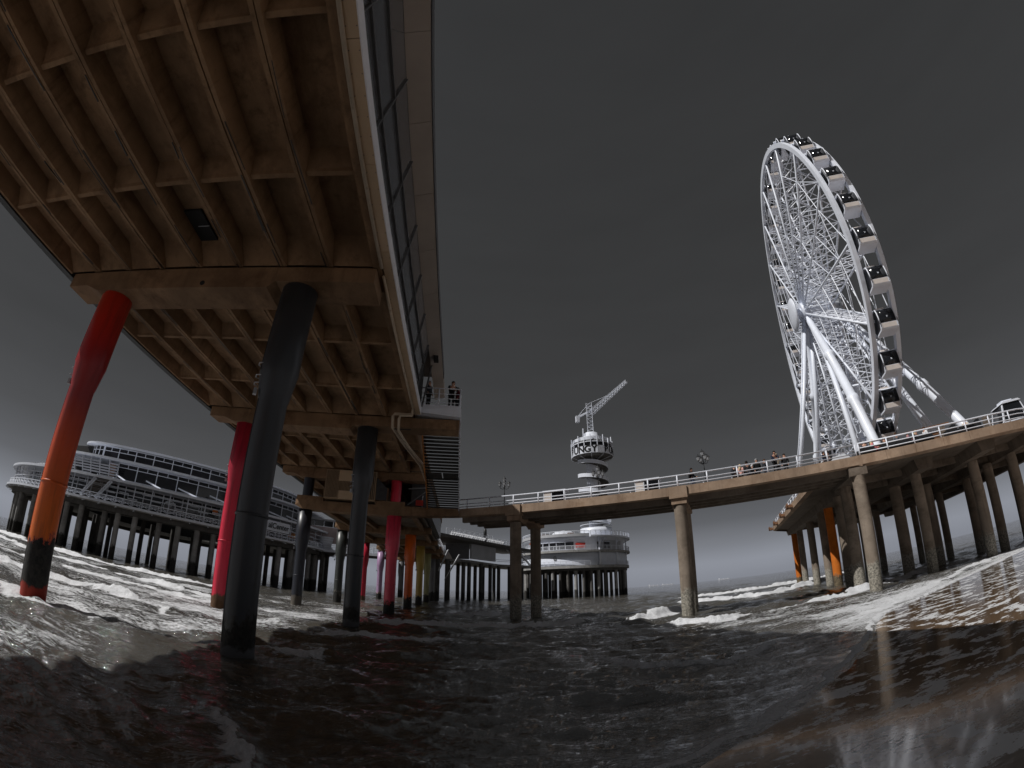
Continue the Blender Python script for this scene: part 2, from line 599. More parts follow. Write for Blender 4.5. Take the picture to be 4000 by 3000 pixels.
SHORE = [(-60, -34), (-22, -12), (-8, -1.6), (2.31, 4.68), (3.13, 5.15), (4.68, 5.86), (5.69, 6.5), (6.77, 7.04), (7.85, 7.82),
         (9.1, 8.62), (11.46, 10.55), (13.5, 11.9), (17, 12.9), (22, 14.3), (34, 16.5), (60, 23), (160, 60)]
SURF = [  # crest line, height, width, foam
    ([(-9, 17.0), (-6.5, 17.8), (-5, 18.3), (-2.2, 18.9), (0.5, 18.6)], 0.17, 0.5, 0.62),
    ([(-7.5, 13.3), (-5.7, 13.0), (-4.3, 13.2), (-3, 12.8)], 0.12, 0.4, 0.55),
    ([(-6.5, 26.2), (-5.2, 26.4), (-2.8, 27), (0.5, 27.4), (2.8, 26.8), (6.5, 28.4), (9.5, 28.9)], 0.24, 0.6, 0.65),
    ([(9.3, 29.0), (10.4, 29.2), (13.9, 31.4), (16.2, 33.5), (19, 34.6)], 0.3, 0.6, 1.25),
    ([(-3, 37.6), (-1.4, 38), (1, 39), (3.3, 40), (7, 39.5)], 0.26, 0.6, 0.85),
    ([(9.6, 23.4), (11.1, 22.4), (12.4, 21.6), (14.2, 22.3), (15.5, 24)], 0.24, 0.5, 1.25),
    ([(14.5, 21.3), (15.9, 21.9), (19.2, 23), (22.7, 22.6), (26.5, 24), (33, 25.5), (42, 28)], 0.18, 0.5, 1.1),
    ([(19, 48), (21.4, 47), (24.4, 43.6), (29.9, 41), (36.6, 45.5), (43.8, 50), (60, 58)], 0.34, 0.9, 1.2),
    ([(2.9, 13.0), (4.3, 12.3), (4.7, 11.3), (5.9, 10.7), (7, 11), (8.4, 11.8), (10, 12.0)], 0.1, 0.3, 0.5),
    ([(-4.2, 7.3), (-3.6, 6.6), (-3.0, 5.9), (-2.2, 4.7), (-1.7, 3.8), (-1.4, 2.9)], 0.1, 0.3, 0.5),
    ([(9.4, 11.6), (10.4, 12.1), (12.7, 12.9), (15.8, 13.8), (18.5, 14.8), (21.4, 15.8), (30, 18.5), (40, 21)], 0.05, 0.3, 1.0),
    ([(-70, 44), (-48.5, 37), (-39, 32.8), (-34.9, 32.7), (-30.4, 34.2), (-23, 33), (-17.3, 31), (-12, 31.5)], 0.15, 0.7, 1.1),
    ([(-60, 27), (-34, 24), (-23.1, 27), (-18, 26.2), (-12.5, 25.2), (-8, 25)], 0.13, 0.6, 1.1),
    ([(-40, 16), (-24, 17.5), (-17.4, 20.0), (-13.3, 18.4), (-10, 15.9), (-8, 15.5)], 0.11, 0.5, 1.1),
    ([(-35, 9.5), (-22, 10), (-15.2, 11.7), (-12.4, 10.6), (-10.2, 12), (-9.2, 10.5), (-8.6, 8.8)], 0.08, 0.35, 1.0),
    ([(-30, 5), (-16, 7.2), (-11.5, 8.2), (-9.6, 7.2), (-8.2, 6.2)], 0.06, 0.35, 1.0),
    ([(26, 62), (40, 60), (58, 64), (80, 70)], 0.3, 1.0, 1.1),
    ([(-90, 58), (-60, 47), (-45, 45), (-30, 46), (-16, 44)], 0.25, 1.0, 0.9),
]


def build_sea():
    na, nr = 950, 560
    fine = np.linspace(R(-92), R(104), na)                       # measured from +Y towards +X
    back = np.linspace(R(104), R(268), 60)[1:-1]
    ang = np.concatenate([fine, back])
    rad = np.concatenate([np.geomspace(1.2, 160, nr), np.geomspace(165, 12000, 46)])
    A, RR = np.meshgrid(ang, rad)
    x, y = RR * np.sin(A), RR * np.cos(A)
    step = np.gradient(rad)[:, None] * np.ones_like(A)
    d, al, _ = line_dist(x, y, SHORE)                             # + = sea side
    shoal = np.clip(d / 6.0, 0, 1)
    calm = 0.3 + 0.7 * np.clip(d / 8.0, 0, 1)
    z = np.zeros_like(x)
    rs = np.random.RandomState(3)
    for lam in np.geomspace(0.2, 5.0, 36):
        th = rs.normal(0.1, 0.42)
        kx, ky = math.sin(th) * 2 * PI / lam, -math.cos(th) * 2 * PI / lam
        ph = rs.rand() * 2 * PI
        w = kx * x + ky * y + ph + 1.9 * (vnoise(x / (lam * 2.6), y / (lam * 2.6), int(lam * 100)) - 0.5) * 2 * PI
        amp = (0.019 * lam if lam < 1.0 else 0.019 * lam ** 0.35) * np.clip((lam / (2.4 * step)) - 1, 0, 1)
        z += amp * (1.0 - 2 * np.abs(np.sin(w / 2)) ** 1.15) * (calm if lam > 0.7 else 0.35 + 0.65 * calm)
    mod = 0.45 + 1.1 * vnoise(x / 3.1, y / 1.7, 77)
    z *= mod
    foam = np.zeros_like(x)
    ragx = x + 0.7 * (vnoise(x / 0.9, y / 0.9, 5) - 0.5) + 0.3 * (vnoise(x / 0.25, y / 0.25, 6) - 0.5)
    ragy = y + 0.9 * (vnoise(x / 0.8, y / 0.8, 8) - 0.5) + 0.35 * (vnoise(x / 0.22, y / 0.22, 9) - 0.5)
    for i, (pts, hgt, wid, fo) in enumerate(SURF):
        sd_, al2, L = line_dist(ragx, ragy, pts)
        taper = np.clip(np.minimum(al2, L - al2) / (0.16 * L + 0.5), 0, 1)
        und = 0.45 + 1.0 * vnoise(al2 / 1.7, np.full_like(al2, i * 3.7), 21 + i)
        prof = np.where(sd_ > 0, np.exp(-(sd_ / wid) ** 2), np.exp(-(sd_ / (wid * 0.45)) ** 2))
        z += hgt * taper * und * prof
        churn = np.where(sd_ > 0, np.exp(-(sd_ / (wid * 0.35)) ** 2), np.exp(-(sd_ / (wid * 1.5)) ** 2))
        z += 0.5 * hgt * churn * taper * (vnoise(x / 0.16, y / 0.16, 31 + i) - 0.4)
        foam = np.maximum(foam, fo * churn * taper * (0.45 + 0.75 * und))
        trail = np.where(sd_ > 0, np.exp(-(sd_ / (wid * 6)) ** 2), 0) * taper
        foam = np.maximum(foam, 0.3 * np.minimum(fo, 1) * trail)
    # the run of foam the last wave pushed up the sand
    sw, al3, _ = line_dist(x + 0.28 * (vnoise(x / 0.5, y / 0.5, 41) - 0.5), y + 0.28 * (vnoise(x / 0.5, y / 0.5, 42) - 0.5), SHORE)
    lip = np.exp(-((sw - 0.07) / (0.05 + 0.13 * vnoise(al3 / 0.7, al3 * 0, 55) ** 2)) ** 2)
    foam = np.minimum(foam, 0.6 + 0.22 * vnoise(x / 0.5, y / 0.22, 61))
    foam = np.maximum(foam, 1.0 * lip)
    # floating lacework: most on the surf to the left and right of the pier
    left = np.clip((-x - 5.5) / 3, 0, 1) * np.clip((60 - y) / 20, 0, 1) * np.clip((RR - 3) / 4, 0, 1)
    right = np.clip((x - 9) / 3, 0, 1) * np.clip((30 - y) / 10, 0, 1)
    lace = 0.27 + 0.185 * left + 0.15 * right + 0.1 * np.exp(-(d / 2.2) ** 2)
    lace = lace * (0.75 + 0.5 * vnoise(x / 4.0, y / 1.6, 91)) * np.clip(1.25 - RR / 140, 0, 1)
    foam = np.maximum(foam, lace)
    z = z * np.clip((d - 0.12) / 0.9, 0, 1) + 0.03 * lip + 0.008 * np.clip(1 - np.abs(d), 0, 1) - 0.02 * np.clip(-d / 0.25, 0, 40)
    n_r, n_a = x.shape
    co = np.stack([x, y, z], -1).reshape(-1, 3)
    idx = np.arange(n_r * n_a).reshape(n_r, n_a)
    a = idx[:-1, :]
    b = np.roll(idx, -1, 1)[:-1, :]
    c = np.roll(idx, -1, 1)[1:, :]
    e = idx[1:, :]
    quads = np.stack([a, e, c, b], -1).reshape(-1, 4)
    me = bpy.data.meshes.new('sea')
    me.vertices.add(len(co))
    me.vertices.foreach_set('co', co.ravel())
    me.loops.add(quads.size)
    me.loops.foreach_set('vertex_index', quads.ravel().astype(np.int32))
    me.polygons.add(len(quads))
    me.polygons.foreach_set('loop_start', np.arange(0, quads.size, 4, dtype=np.int32))
    me.polygons.foreach_set('use_smooth', np.ones(len(quads), bool))
    me.update(calc_edges=True)
    at = me.attributes.new('foam', 'FLOAT', 'POINT')
    at.data.foreach_set('value', foam.ravel().astype(np.float32))
    me.materials.append(sea_material())
    return tag(link('sea', me), None, None, None, 'structure')


def sea_material():
    m, nt, bs, lk = new_mat('silty_sea_water')
    at = nd(nt, 'Attribute', attribute_name='foam')
    n1 = pos_noise(nt, 2.4, (0.3, 2.0, 1), 6, 0.72)
    n2 = pos_noise(nt, 13.0, (0.4, 1.8, 1), 4, 0.75)
    nz = mth(nt, 'ADD', mth(nt, 'MULTIPLY', n1.outputs[0], 0.5), mth(nt, 'MULTIPLY', n2.outputs[0], 0.66))
    f = rng(nt, mth(nt, 'ADD', at.outputs['Fac'], nz), 1.0, 1.08, 0, 1)
    n3 = pos_noise(nt, 0.25, (0.5, 1, 1), 5)
    water = mixc(nt, rng(nt, n3.outputs[0], 0.35, 0.65, 0, 1), (0.058, 0.055, 0.049), (0.09, 0.083, 0.07))
    n4 = pos_noise(nt, 16, (1, 1, 1), 5, 0.7)
    white = mixc(nt, rng(nt, n4.outputs[0], 0.3, 0.65, 0, 1), (0.5, 0.51, 0.54), (0.9, 0.92, 0.96))
    lk.new(mixc(nt, f, water, white), bs.inputs['Base Color'])
    lk.new(rng(nt, f, 0, 1, 0.03, 0.75), bs.inputs['Roughness'])
    bs.inputs['IOR'].default_value = 2.2
    bs.inputs['Specular IOR Level'].default_value = 0.9
    r1 = pos_noise(nt, 2.2, (0.6, 1.8, 1), 4, 0.55)
    r2 = pos_noise(nt, 8.0, (0.6, 1.7, 1), 4, 0.6)
    r3 = pos_noise(nt, 24.0, (0.65, 1.6, 1), 3, 0.6)
    hh = mth(nt, 'ADD', mth(nt, 'MULTIPLY', r1.outputs[0], 0.7), mth(nt, 'MULTIPLY', r2.outputs[0], 0.26))
    hh = mth(nt, 'ADD', hh, mth(nt, 'MULTIPLY', r3.outputs[0], 0.035))
    hh = mth(nt, 'ADD', hh, mth(nt, 'MULTIPLY', mth(nt, 'MULTIPLY', f, n4.outputs[0]), 0.7))
    bump(nt, bs, hh, 0.85, 0.16)
    return m


def build_beach():
    # a gently sloping sheet of wet sand, under the sea on its seaward side
    xs = np.concatenate([np.linspace(-400, -30, 14), np.linspace(-28, 40, 210), np.linspace(42, 400, 16)])
    ys = np.concatenate([np.linspace(-400, -16, 12), np.linspace(-15, 30, 170), np.linspace(32, 220, 12)])
    X, Y = np.meshgrid(xs, ys)
    d, _, _ = line_dist(X, Y, SHORE)
    n = vnoise(X / 2.3, Y / 2.3, 12) - 0.5
    Z = np.where(d < 0, 0.0 + 0.012 * -d, -0.13 * d) + 0.012 * n * np.clip(np.abs(d), 0, 1)
    Z = np.minimum(Z, 0.02 + 0.02 * np.clip(-d, 0, 80)) - 0.004
    Z = np.maximum(Z, -3)
    nr, ncol = X.shape
    co = np.stack([X, Y, Z], -1).reshape(-1, 3)
    idx = np.arange(nr * ncol).reshape(nr, ncol)
    q = np.stack([idx[:-1, :-1], idx[:-1, 1:], idx[1:, 1:], idx[1:, :-1]], -1).reshape(-1, 4)
    me = bpy.data.meshes.new('wet_beach')
    me.from_pydata(co.tolist(), [], q.tolist())
    me.polygons.foreach_set('use_smooth', [True] * len(me.polygons))
    m, nt, bs, lk = new_mat('wet_sand')
    n1 = pos_noise(nt, 0.6, (0.6, 1.2, 1), 7, 0.6)
    sand = mixc(nt, rng(nt, n1.outputs[0], 0.35, 0.65, 0, 1), (0.16, 0.105, 0.066), (0.27, 0.175, 0.105))
    n2 = pos_noise(nt, 1.6, (0.75, 1.35, 1), 6, 0.62)       # rafts of foam left by the backwash
    n3 = pos_noise(nt, 5.5, (0.6, 1.5, 1), 5, 0.7)
    fz = mth(nt, 'ADD', mth(nt, 'MULTIPLY', n2.outputs[0], 0.75), mth(nt, 'MULTIPLY', n3.outputs[0], 0.4))
    f = rng(nt, fz, 0.6, 0.62, 0, 1)
    n4 = pos_noise(nt, 45, (1, 1, 1), 3)
    lk.new(mixc(nt, f, mixc(nt, rng(nt, n4.outputs[0], 0.3, 0.7, 0, 0.3), sand, (0.1, 0.06, 0.03)), (0.85, 0.86, 0.88)), bs.inputs['Base Color'])
    lk.new(rng(nt, f, 0, 1, 0.05, 0.7), bs.inputs['Roughness'])
    bs.inputs['IOR'].default_value = 1.5
    bs.inputs['Coat Weight'].default_value = 0.8
    bs.inputs['Coat Roughness'].default_value = 0.07
    bs.inputs['Coat IOR'].default_value = 1.4
    n5 = pos_noise(nt, 8.0, (0.6, 1.6, 1), 4, 0.65)
    bump(nt, bs, mth(nt, 'ADD', mth(nt, 'MULTIPLY', n5.outputs[0], 1.0), mth(nt, 'MULTIPLY', f, 1.0)), 0.22, 0.02)
    me.materials.append(m)
    return tag(link('wet_beach', me), None, None, None, 'structure')


build_sea()
build_beach()


# ------------------------------------------------------------------ the pier overhead
BAY = 12.25


def bent_y(i):
    return 11.25 + BAY * (i - 1)


XL, XR = -12.62, -5.41                    # the two rows of columns
UNIT, X_R = 1.524, -2.92                  # trough units, counted from the right-hand edge
ZB = 10.75                                # underside of the ribs

SLATE = (0.032, 0.036, 0.042)
PAINT = {
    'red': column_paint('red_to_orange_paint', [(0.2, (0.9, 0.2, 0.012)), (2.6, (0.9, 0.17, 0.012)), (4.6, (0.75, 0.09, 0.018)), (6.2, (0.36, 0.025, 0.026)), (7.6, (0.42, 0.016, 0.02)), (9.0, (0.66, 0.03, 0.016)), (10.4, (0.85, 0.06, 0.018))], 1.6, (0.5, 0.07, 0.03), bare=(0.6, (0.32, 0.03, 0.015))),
    'slate': column_paint('slate_paint', [(0.2, SLATE), (6, (0.036, 0.04, 0.047)), (10.4, (0.05, 0.055, 0.062))], 0.7, (0.02, 0.018, 0.016), bare=(0.45, (0.09, 0.092, 0.098))),
    'crimson': column_paint('crimson_paint', [(0.2, (0.88, 0.03, 0.08)), (5, (0.82, 0.03, 0.075)), (8, (0.5, 0.016, 0.05)), (10.4, (0.55, 0.016, 0.05))], 0.15, (0.5, 0.06, 0.02), bare=(0.85, (0.13, 0.065, 0.03))),
    'navy': column_paint('navy_slate_paint', [(0.2, (0.024, 0.028, 0.04)), (6, (0.022, 0.026, 0.038)), (10.4, (0.016, 0.019, 0.03))], 0.5, (0.03, 0.025, 0.02), bare=(0.9, (0.12, 0.105, 0.085))),
    'rose': column_paint('rose_paint', [(0.2, (0.9, 0.1, 0.16)), (4, (0.9, 0.075, 0.14)), (7.4, (0.88, 0.05, 0.11)), (10.4, (0.8, 0.015, 0.05))], 0.8, (0.5, 0.05, 0.05)),
    'green': column_paint('grey_green_paint', [(0.2, (0.06, 0.068, 0.064)), (10.4, (0.05, 0.056, 0.055))], 0.8, (0.2, 0.18, 0.15)),
    'orange': column_paint('bright_orange_paint', [(0.2, (0.92, 0.14, 0.01)), (10.4, (0.92, 0.17, 0.012))], 0.9, (0.6, 0.14, 0.04)),
    'mustard': column_paint('mustard_paint', [(0.2, (0.55, 0.36, 0.07)), (10.4, (0.6, 0.41, 0.09))], 0.9, (0.3, 0.2, 0.1)),
    'lilac': column_paint('lilac_paint', [(0.2, (0.55, 0.36, 0.58)), (10.4, (0.48, 0.3, 0.5))], 0.9, (0.4, 0.28, 0.2)),
    'olive': column_paint('olive_paint', [(0.2, (0.36, 0.34, 0.15)), (10.4, (0.4, 0.38, 0.17))], 0.9, (0.25, 0.2, 0.14)),
    'grey': column_paint('grey_paint', [(0.2, (0.2, 0.2, 0.21)), (10.4, (0.2, 0.2, 0.21))], 1.2, (0.1, 0.09, 0.08)),
}
COLUMN_LABEL = {'red': 'column painted orange at its foot shading to red at its head', 'slate': 'slate grey column with black weed at its foot',
                'crimson': 'crimson column with a rusty brown foot', 'navy': 'dark navy column', 'rose': 'rose pink column with a bulge, black below',
                'green': 'grey green column with rough patches', 'orange': 'bright orange column, black below', 'mustard': 'mustard yellow column, black below',
                'lilac': 'lilac column with a weedy foot', 'olive': 'dull olive column', 'grey': 'plain grey column'}


def column_mesh(z_top, z_wide, z_narrow, name):
    m = MB()
    r, rw = 0.42, 0.56
    m.lathe([(r, -1.2), (r, z_narrow), (r + 0.03, z_narrow + 0.12), (rw - 0.02, z_wide - 0.1), (rw, z_wide), (rw, z_top), (0.0, z_top + 0.001)], n=32)
    for a in (2.3, 3.9):                                # weld seams down the steel sleeve
        x, y = math.cos(a), math.sin(a)
        m.beam((x * rw, y * rw, z_wide), (x * rw, y * rw, z_top - 0.05), 0.03, 0.03)
        m.beam((x * r, y * r, 0.2), (x * r, y * r, z_narrow), 0.03, 0.03)
    me = m.mesh(name)
    return me


COL_TALL = column_mesh(10.195, 7.35, 6.5, 'column')
COL_LOW = column_mesh(7.4, 5.1, 4.2, 'column')
_h = MB()
for z in (-0.18, 0.05, 0.42):                           # climbing irons and a hose clip on the bulge
    _h.tube([(-0.5, -0.2, z), (-0.62, -0.12, z), (-0.62, 0.05, z), (-0.54, 0.12, z)], 0.018, 5)
_h.box(-0.6, -0.5, -0.12, 0.02, -0.5, -0.32)
IRONS = _h.mesh('climbing_irons', M['grey_steel'])
_h = MB()
_h.lathe([(0.43, -0.04), (0.445, -0.03), (0.445, 0.03), (0.43, 0.04)], n=32)
BAND = _h.mesh('collar_band')


def put_column(T, x, i, paint, low=False, where=''):
    me = (COL_LOW if low else COL_TALL).copy()
    me.materials.append(PAINT[paint])
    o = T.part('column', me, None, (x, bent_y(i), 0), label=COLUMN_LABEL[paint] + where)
    b = BAND.copy()
    b.materials.append(PAINT[paint])
    for z in ((2.2, 4.4) if low else (3.4,)):
        sub(o, 'collar_band', b, None, (0, 0, z))
    sub(o, 'climbing_irons', IRONS, None, (0, 0, 4.7 if low else 7.1), (0, 0, 0.25 if x < -9 else 0.5))['kind'] = 'stuff'
    return o


pier = Thing('pier_building', 'long pier building on tall painted columns with ribbed brown concrete underside overhead', 'pier', (-9, 11.25, 0))

# trough units: ribs at both sides, cross ribs at the thirds, splayed ends against the beams
BEAM_HALF = 0.62


def trough(y0, y1):
    m = MB()
    g = 0.014
    poly = [(g, 0), (0.125, 0), (0.205, 0.6), (UNIT - 0.205, 0.6), (UNIT - 0.125, 0), (UNIT - g, 0), (UNIT - g, 0.84), (g, 0.84)]
    m.ext_y(poly, y0, y1)
    for ya, yb in ((y0, y0 + 0.75), (y1, y1 - 0.75)):   # splayed ends
        xa, xb = 0.12, UNIT - 0.12
        m.add([(xa, ya, 0.04), (xb, ya, 0.04), (xb - 0.07, ya, 0.61), (xa + 0.07, ya, 0.61), (xa + 0.08, yb, 0.605), (xb - 0.08, yb, 0.605)],
              [(0, 1, 5, 4), (0, 3, 2, 1), (2, 3, 4, 5), (0, 4, 3), (1, 2, 5)])
    return m.mesh('trough_unit', M['soffit'])


def cross_rib():
    m = MB()
    m.ext_x([(-0.42, 0.6), (-0.1, 0.2), (-0.07, 0.1), (0.06, 0.08), (0.1, 0.16), (0.2, 0.6)], 0.14, UNIT - 0.14)
    return m.mesh('cross_rib', M['soffit'])


TR = trough(BEAM_HALF, BAY - BEAM_HALF)
XRIB = cross_rib()
rr = random.Random(4)
for i in range(0, 4):
    for k in range(8):
        x = X_R - UNIT * (k + 1)
        o = pier.part('trough_unit', TR, None, (x, bent_y(i), ZB + rr.uniform(-0.012, 0.012)), (0, rr.uniform(-0.002, 0.002), 0))
        for t in (1 / 3, 2 / 3):
            sub(o, 'cross_rib', XRIB, None, (0, BAY * t + rr.uniform(-0.04, 0.04), rr.uniform(-0.02, 0.03)))
# dark hatch let into the third trough before the first beam
m = MB()
m.box(-9.0, -8.2, 8.62, 9.95, 11.28, 11.36)
h_ = pier.part('hatch', m, M['black'])
sub(h_, 'hatch_bar', MB().beam((-8.6, 9.28, 11.27), (-8.2, 9.28, 11.27), 0.02), M['grey_steel'])
# crumbling concrete and bare rods along the rib edges
for k in range(1, 8):
    x = X_R - UNIT * k
    m = MB()
    for i in range(16):
        y = rr.uniform(0, 34)
        l = rr.uniform(0.4, 2.2)
        s_ = rr.choice((-1, 1))
        m.beam((x + s_ * rr.uniform(0.03, 0.11), y, ZB - 0.004), (x + s_ * rr.uniform(0.03, 0.12), y + l, ZB - 0.004), rr.uniform(0.012, 0.035), 0.02)
    pier.part('spalled_edge', m, M['tread'], kind='stuff')

# transverse beams
for i in range(-2, 4):
    y = bent_y(i)
    m = MB()
    xl, xr = -14.85, (-0.45 if i == 2 else -2.95)
    h = 0.59
    # deeper between the columns, splayed where it thins to the cantilever
    sec = [(-h, 10.62), (-h, 10.2), (h, 10.2), (h, 10.62)]
    m.ext_x([(y + a, b + (0.12 if b > 10.5 else 0)) for a, b in sec], xl, xr)
    m.add([(-13.9, y - h - 0.02, 10.2), (-13.2, y - h - 0.02, 9.96), (-6.3, y - h - 0.02, 9.96), (-6.05, y - h - 0.02, 10.2),
           (-13.9, y + h + 0.02, 10.2), (-13.2, y + h + 0.02, 9.96), (-6.3, y + h + 0.02, 9.96), (-6.05, y + h + 0.02, 10.2),
           (-13.2, y - h - 0.02, 10.3), (-6.3, y - h - 0.02, 10.3), (-13.2, y + h + 0.02, 10.3), (-6.3, y + h + 0.02, 10.3)],
          [(0, 1, 5, 4), (1, 2, 6, 5), (2, 3, 7, 6), (0, 8, 1), (1, 8, 9, 2), (2, 9, 3), (4, 5, 10), (5, 6, 11, 10), (6, 7, 11)])
    o = pier.part('cross_beam', m, M['beam'])
    if i == 1:
        sub(o, 'drip_hole', MB().tube([(-8.65, y - h - 0.035, 10.13), (-8.65, y - h - 0.01, 10.13)], 0.09, 10), M['black'])
    if -3 < i < 3 and i != -2:
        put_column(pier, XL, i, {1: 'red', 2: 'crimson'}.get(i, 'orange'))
        put_column(pier, XR, i, 'slate', where=(' nearer the camera' if i == 1 else ''))

# deck slab and roof over the whole length (they also throw the building's shadow)
m = MB()
m.box(X_R - 8 * UNIT - 0.02, X_R - 0.02, -40, 62, ZB + 0.845, 11.75)
m.box(X_R - 8 * UNIT, X_R, -40, -1.6, ZB, ZB + 0.84)
m.box(X_R - 8 * UNIT, X_R, 48.6, 62, ZB, ZB + 0.84)
pier.part('deck_slab', m, M['soffit'])
m = MB()
m.box(-15.42, -15.12, -40, 62, 10.7, 12.05)
pier.part('edge_gutter', m, M['dark'])
m = MB()
m.box(-15.0, -14.7, -40, 19.6, 11.75, 13.7)
m.box(-14.7, -3.2, 19.3, 19.6, 11.75, 13.7)
m.box(-14.7, -14.4, 19.6, 62, 11.75, 12.6)
pier.part('wall', m, M['pale_grey'], split=True)
m = MB()
m.box(-15.3, -2.16, -40, 23.9, 13.72, 14.28)
pier.part('roof', m, M['mullion'])
m = MB()
m.box(-14.0, -6.5, 25, 62, 11.76, 20.2)
pier.part('unseen_upper_block', m, M['pale_grey'])  # unseen set-back block, added to carry the building's shadow farther out
# right-hand edge: kerb rib, pipe, panelled soffit, white strip, windows, eaves
m = MB()
m.box(-2.93, -2.8, -40, 22.4, ZB - 0.02, 11.1)
pier.part('edge_rib', m, M['beam'])
m = MB()
m.tube([(-2.79, -40, ZB - 0.03), (-2.79, 10.6, ZB - 0.03)], 0.05, 10)
m.tube([(-2.79, 11.0, ZB - 0.03), (-2.79, 22.2, ZB - 0.03)], 0.05, 10)
pier.part('edge_pipe', m, M['pipe'], split=True)
PJ = 3.12
PAN = MB().box(0, 0.275, 0.008, PJ - 0.008, 0, 0.03).mesh('soffit_panel', M['clad'])
STR = MB().box(0, 0.03, 0.005, PJ - 0.005, 0, 0.405).mesh('edge_strip', M['alu'])
_b = MB()
for k in range(6):
    for x in (0.03, 0.245):
        _b.tube([(x, 0.25 + k * 0.52, -0.008), (x, 0.25 + k * 0.52, 0.004)], 0.014, 6)
RIV = _b.mesh('rivet_row', M['mullion'])
for k in range(-2, 6):
    y = 3.67 + PJ * k
    o = pier.part('soffit_panel', PAN, None, (-2.755, y, ZB + 0.0))
    tag(sub(o, 'rivet_row', RIV), None, None, None, 'stuff')
    pier.part('edge_strip', STR, None, (-2.482, y, ZB + 0.0))
m = MB()
m.box(-2.75, -2.49, -40, -2.65, ZB, 11.2)
m.box(-2.75, -2.5, -2.6, 22.3, ZB + 0.032, 11.13)
pier.part('edge_core', m, M['mullion'])


def fac(t, y, off=0.0):
    """a point on the outward-leaning window wall"""
    return (-2.49 + 0.36 * t + off, y, 11.19 + 2.44 * t)


MUL = [3.28 + 2.79 * k for k in range(-2, 7)]
TR_T = (0.0, 0.17, 0.56, 1.0)
for k, y in enumerate(MUL):
    m = MB()
    m.beam(fac(0, y), fac(0.985, y), 0.04, 0.06, (1, 0, 0))
    pier.part('mullion', m, M['mullion'])
    if k < len(MUL) - 1:
        for t0, t1 in zip(TR_T[:-1], TR_T[1:]):
            y0, y1 = y + 0.03, MUL[k + 1] - 0.03
            a, b, c, d = fac(t0 + 0.012, y0, -0.03), fac(t0 + 0.012, y1, -0.03), fac(t1 - 0.012, y1, -0.03), fac(t1 - 0.012, y0, -0.03)
            e = [(p[0] - 0.02, p[1], p[2]) for p in (a, b, c, d)]
            pier.part('window_pane', MB().hexa([a, b, c, d] + e), M['glass'])
for t in TR_T[1:3]:
    m = MB()
    m.beam(fac(t, MUL[0]), fac(t, MUL[-1]), 0.06, 0.06)
    pier.part('transom', m, M['mullion'])
m = MB()
m.box(-3.4, -3.1, -3, 20, 11.75, 13.6)
for y in (4.6, 8.2, 12.0, 15.5):
    m.box(-2.95, -2.7, y, y + 1.1, 11.2, 12.3)
pier.part('interior_wall', m, M['mullion'])
EJ = 2.79
for k in range(-2, 8):
    y = 4.75 + EJ * k
    m = MB()
    m.hexa([(-2.16, y + 0.008, 13.64), (-1.54, y + 0.008, 13.83), (-1.54, y + EJ - 0.008, 13.83), (-2.16, y + EJ - 0.008, 13.64),
            (-2.16, y + 0.008, 13.7), (-1.54, y + 0.008, 14.28), (-1.54, y + EJ - 0.008, 14.28), (-2.16, y + EJ - 0.008, 14.27)])
    pier.part('eaves_panel', m, M['eave'])
m = MB()
m.box(-1.535, -1.5, -3, 24.3, 13.86, 14.3)
m.box(-2.16, -1.54, -40, -0.9, 13.66, 14.28)
pier.part('eaves_gutter', m, M['mullion'])
m = MB()
m.box(-1.95, -1.7, 21.2, 21.75, 13.52, 13.68)
pier.part('eaves_lamp', m, M['dark'])
# the entrance beyond the last window, and its porch post
m = MB()
m.box(-2.6, -2.5, 20.1, 22.4, 11.2, 13.6)
pier.part('doorway', m, M['black'])
m = MB()
m.beam((-2.45, 22.35, 11.2), (-2.1, 22.35, 13.66), 0.08)
pier.part('porch_post', m, M['mullion'])

# balcony at the second beam
m = MB()
m.hexa([(-2.86, 22.5, 10.98), (-0.38, 22.5, 10.76), (-0.38, 24.3, 10.76), (-2.86, 24.3, 10.98),
        (-2.86, 22.5, 11.42), (-0.38, 22.5, 11.38), (-0.38, 24.3, 11.38), (-2.86, 24.3, 11.42)])
pier.part('balcony_slab', m, M['white'])
for q, (x, y) in enumerate([(-2.78, 22.6), (-1.6, 22.6), (-0.44, 22.6), (-0.44, 23.4), (-0.44, 24.2)]):
    pier.part('balcony_post', MB().tube([(x, y, 11.35), (x, y, 12.42)], 0.04, 8), M['rail'])
for z, r_ in ((12.42, 0.035), (12.1, 0.018), (11.82, 0.018), (11.58, 0.018)):
    pier.part('balcony_rail', MB().tube([(-2.78, 22.6, z), (-0.44, 22.6, z), (-0.44, 24.2, z)], r_, 8), M['rail'])
# drain pipes that drop from the edge and run on under the deck
for dx, r_ in ((0.0, 0.075), (0.33, 0.07)):
    m = MB()
    zt = 10.55 - dx * 0.45
    m.tube([(-2.85, 21.9 - dx * 0.6, 11.0), (-2.85, 21.9 - dx * 0.6, zt), (-3.75 + dx, 21.9 - dx * 0.6, zt), (-3.85 + dx, 21.95, zt - 0.12), (-3.85 + dx, 22.2, zt - 0.65),
            (-3.6 + dx * 0.9, 24.3, zt - 0.72), (-3.1 + dx * 0.8, 30, 10.1), (-2.95 + dx * 0.5, 35.0, 9.95), (-2.9 + dx * 0.4, 35.3, 9.2)], r_, 10)
    pier.part('drain_pipe', m, M['pipe'])
m = MB()
for y, z in ((22.3, 9.85), (26.5, 10.0), (31.5, 9.98)):
    m.box(-3.9, -2.9, y, y + 0.05, z, z + 0.04)
pier.part('pipe_bracket', m, M['dark'], split=True)

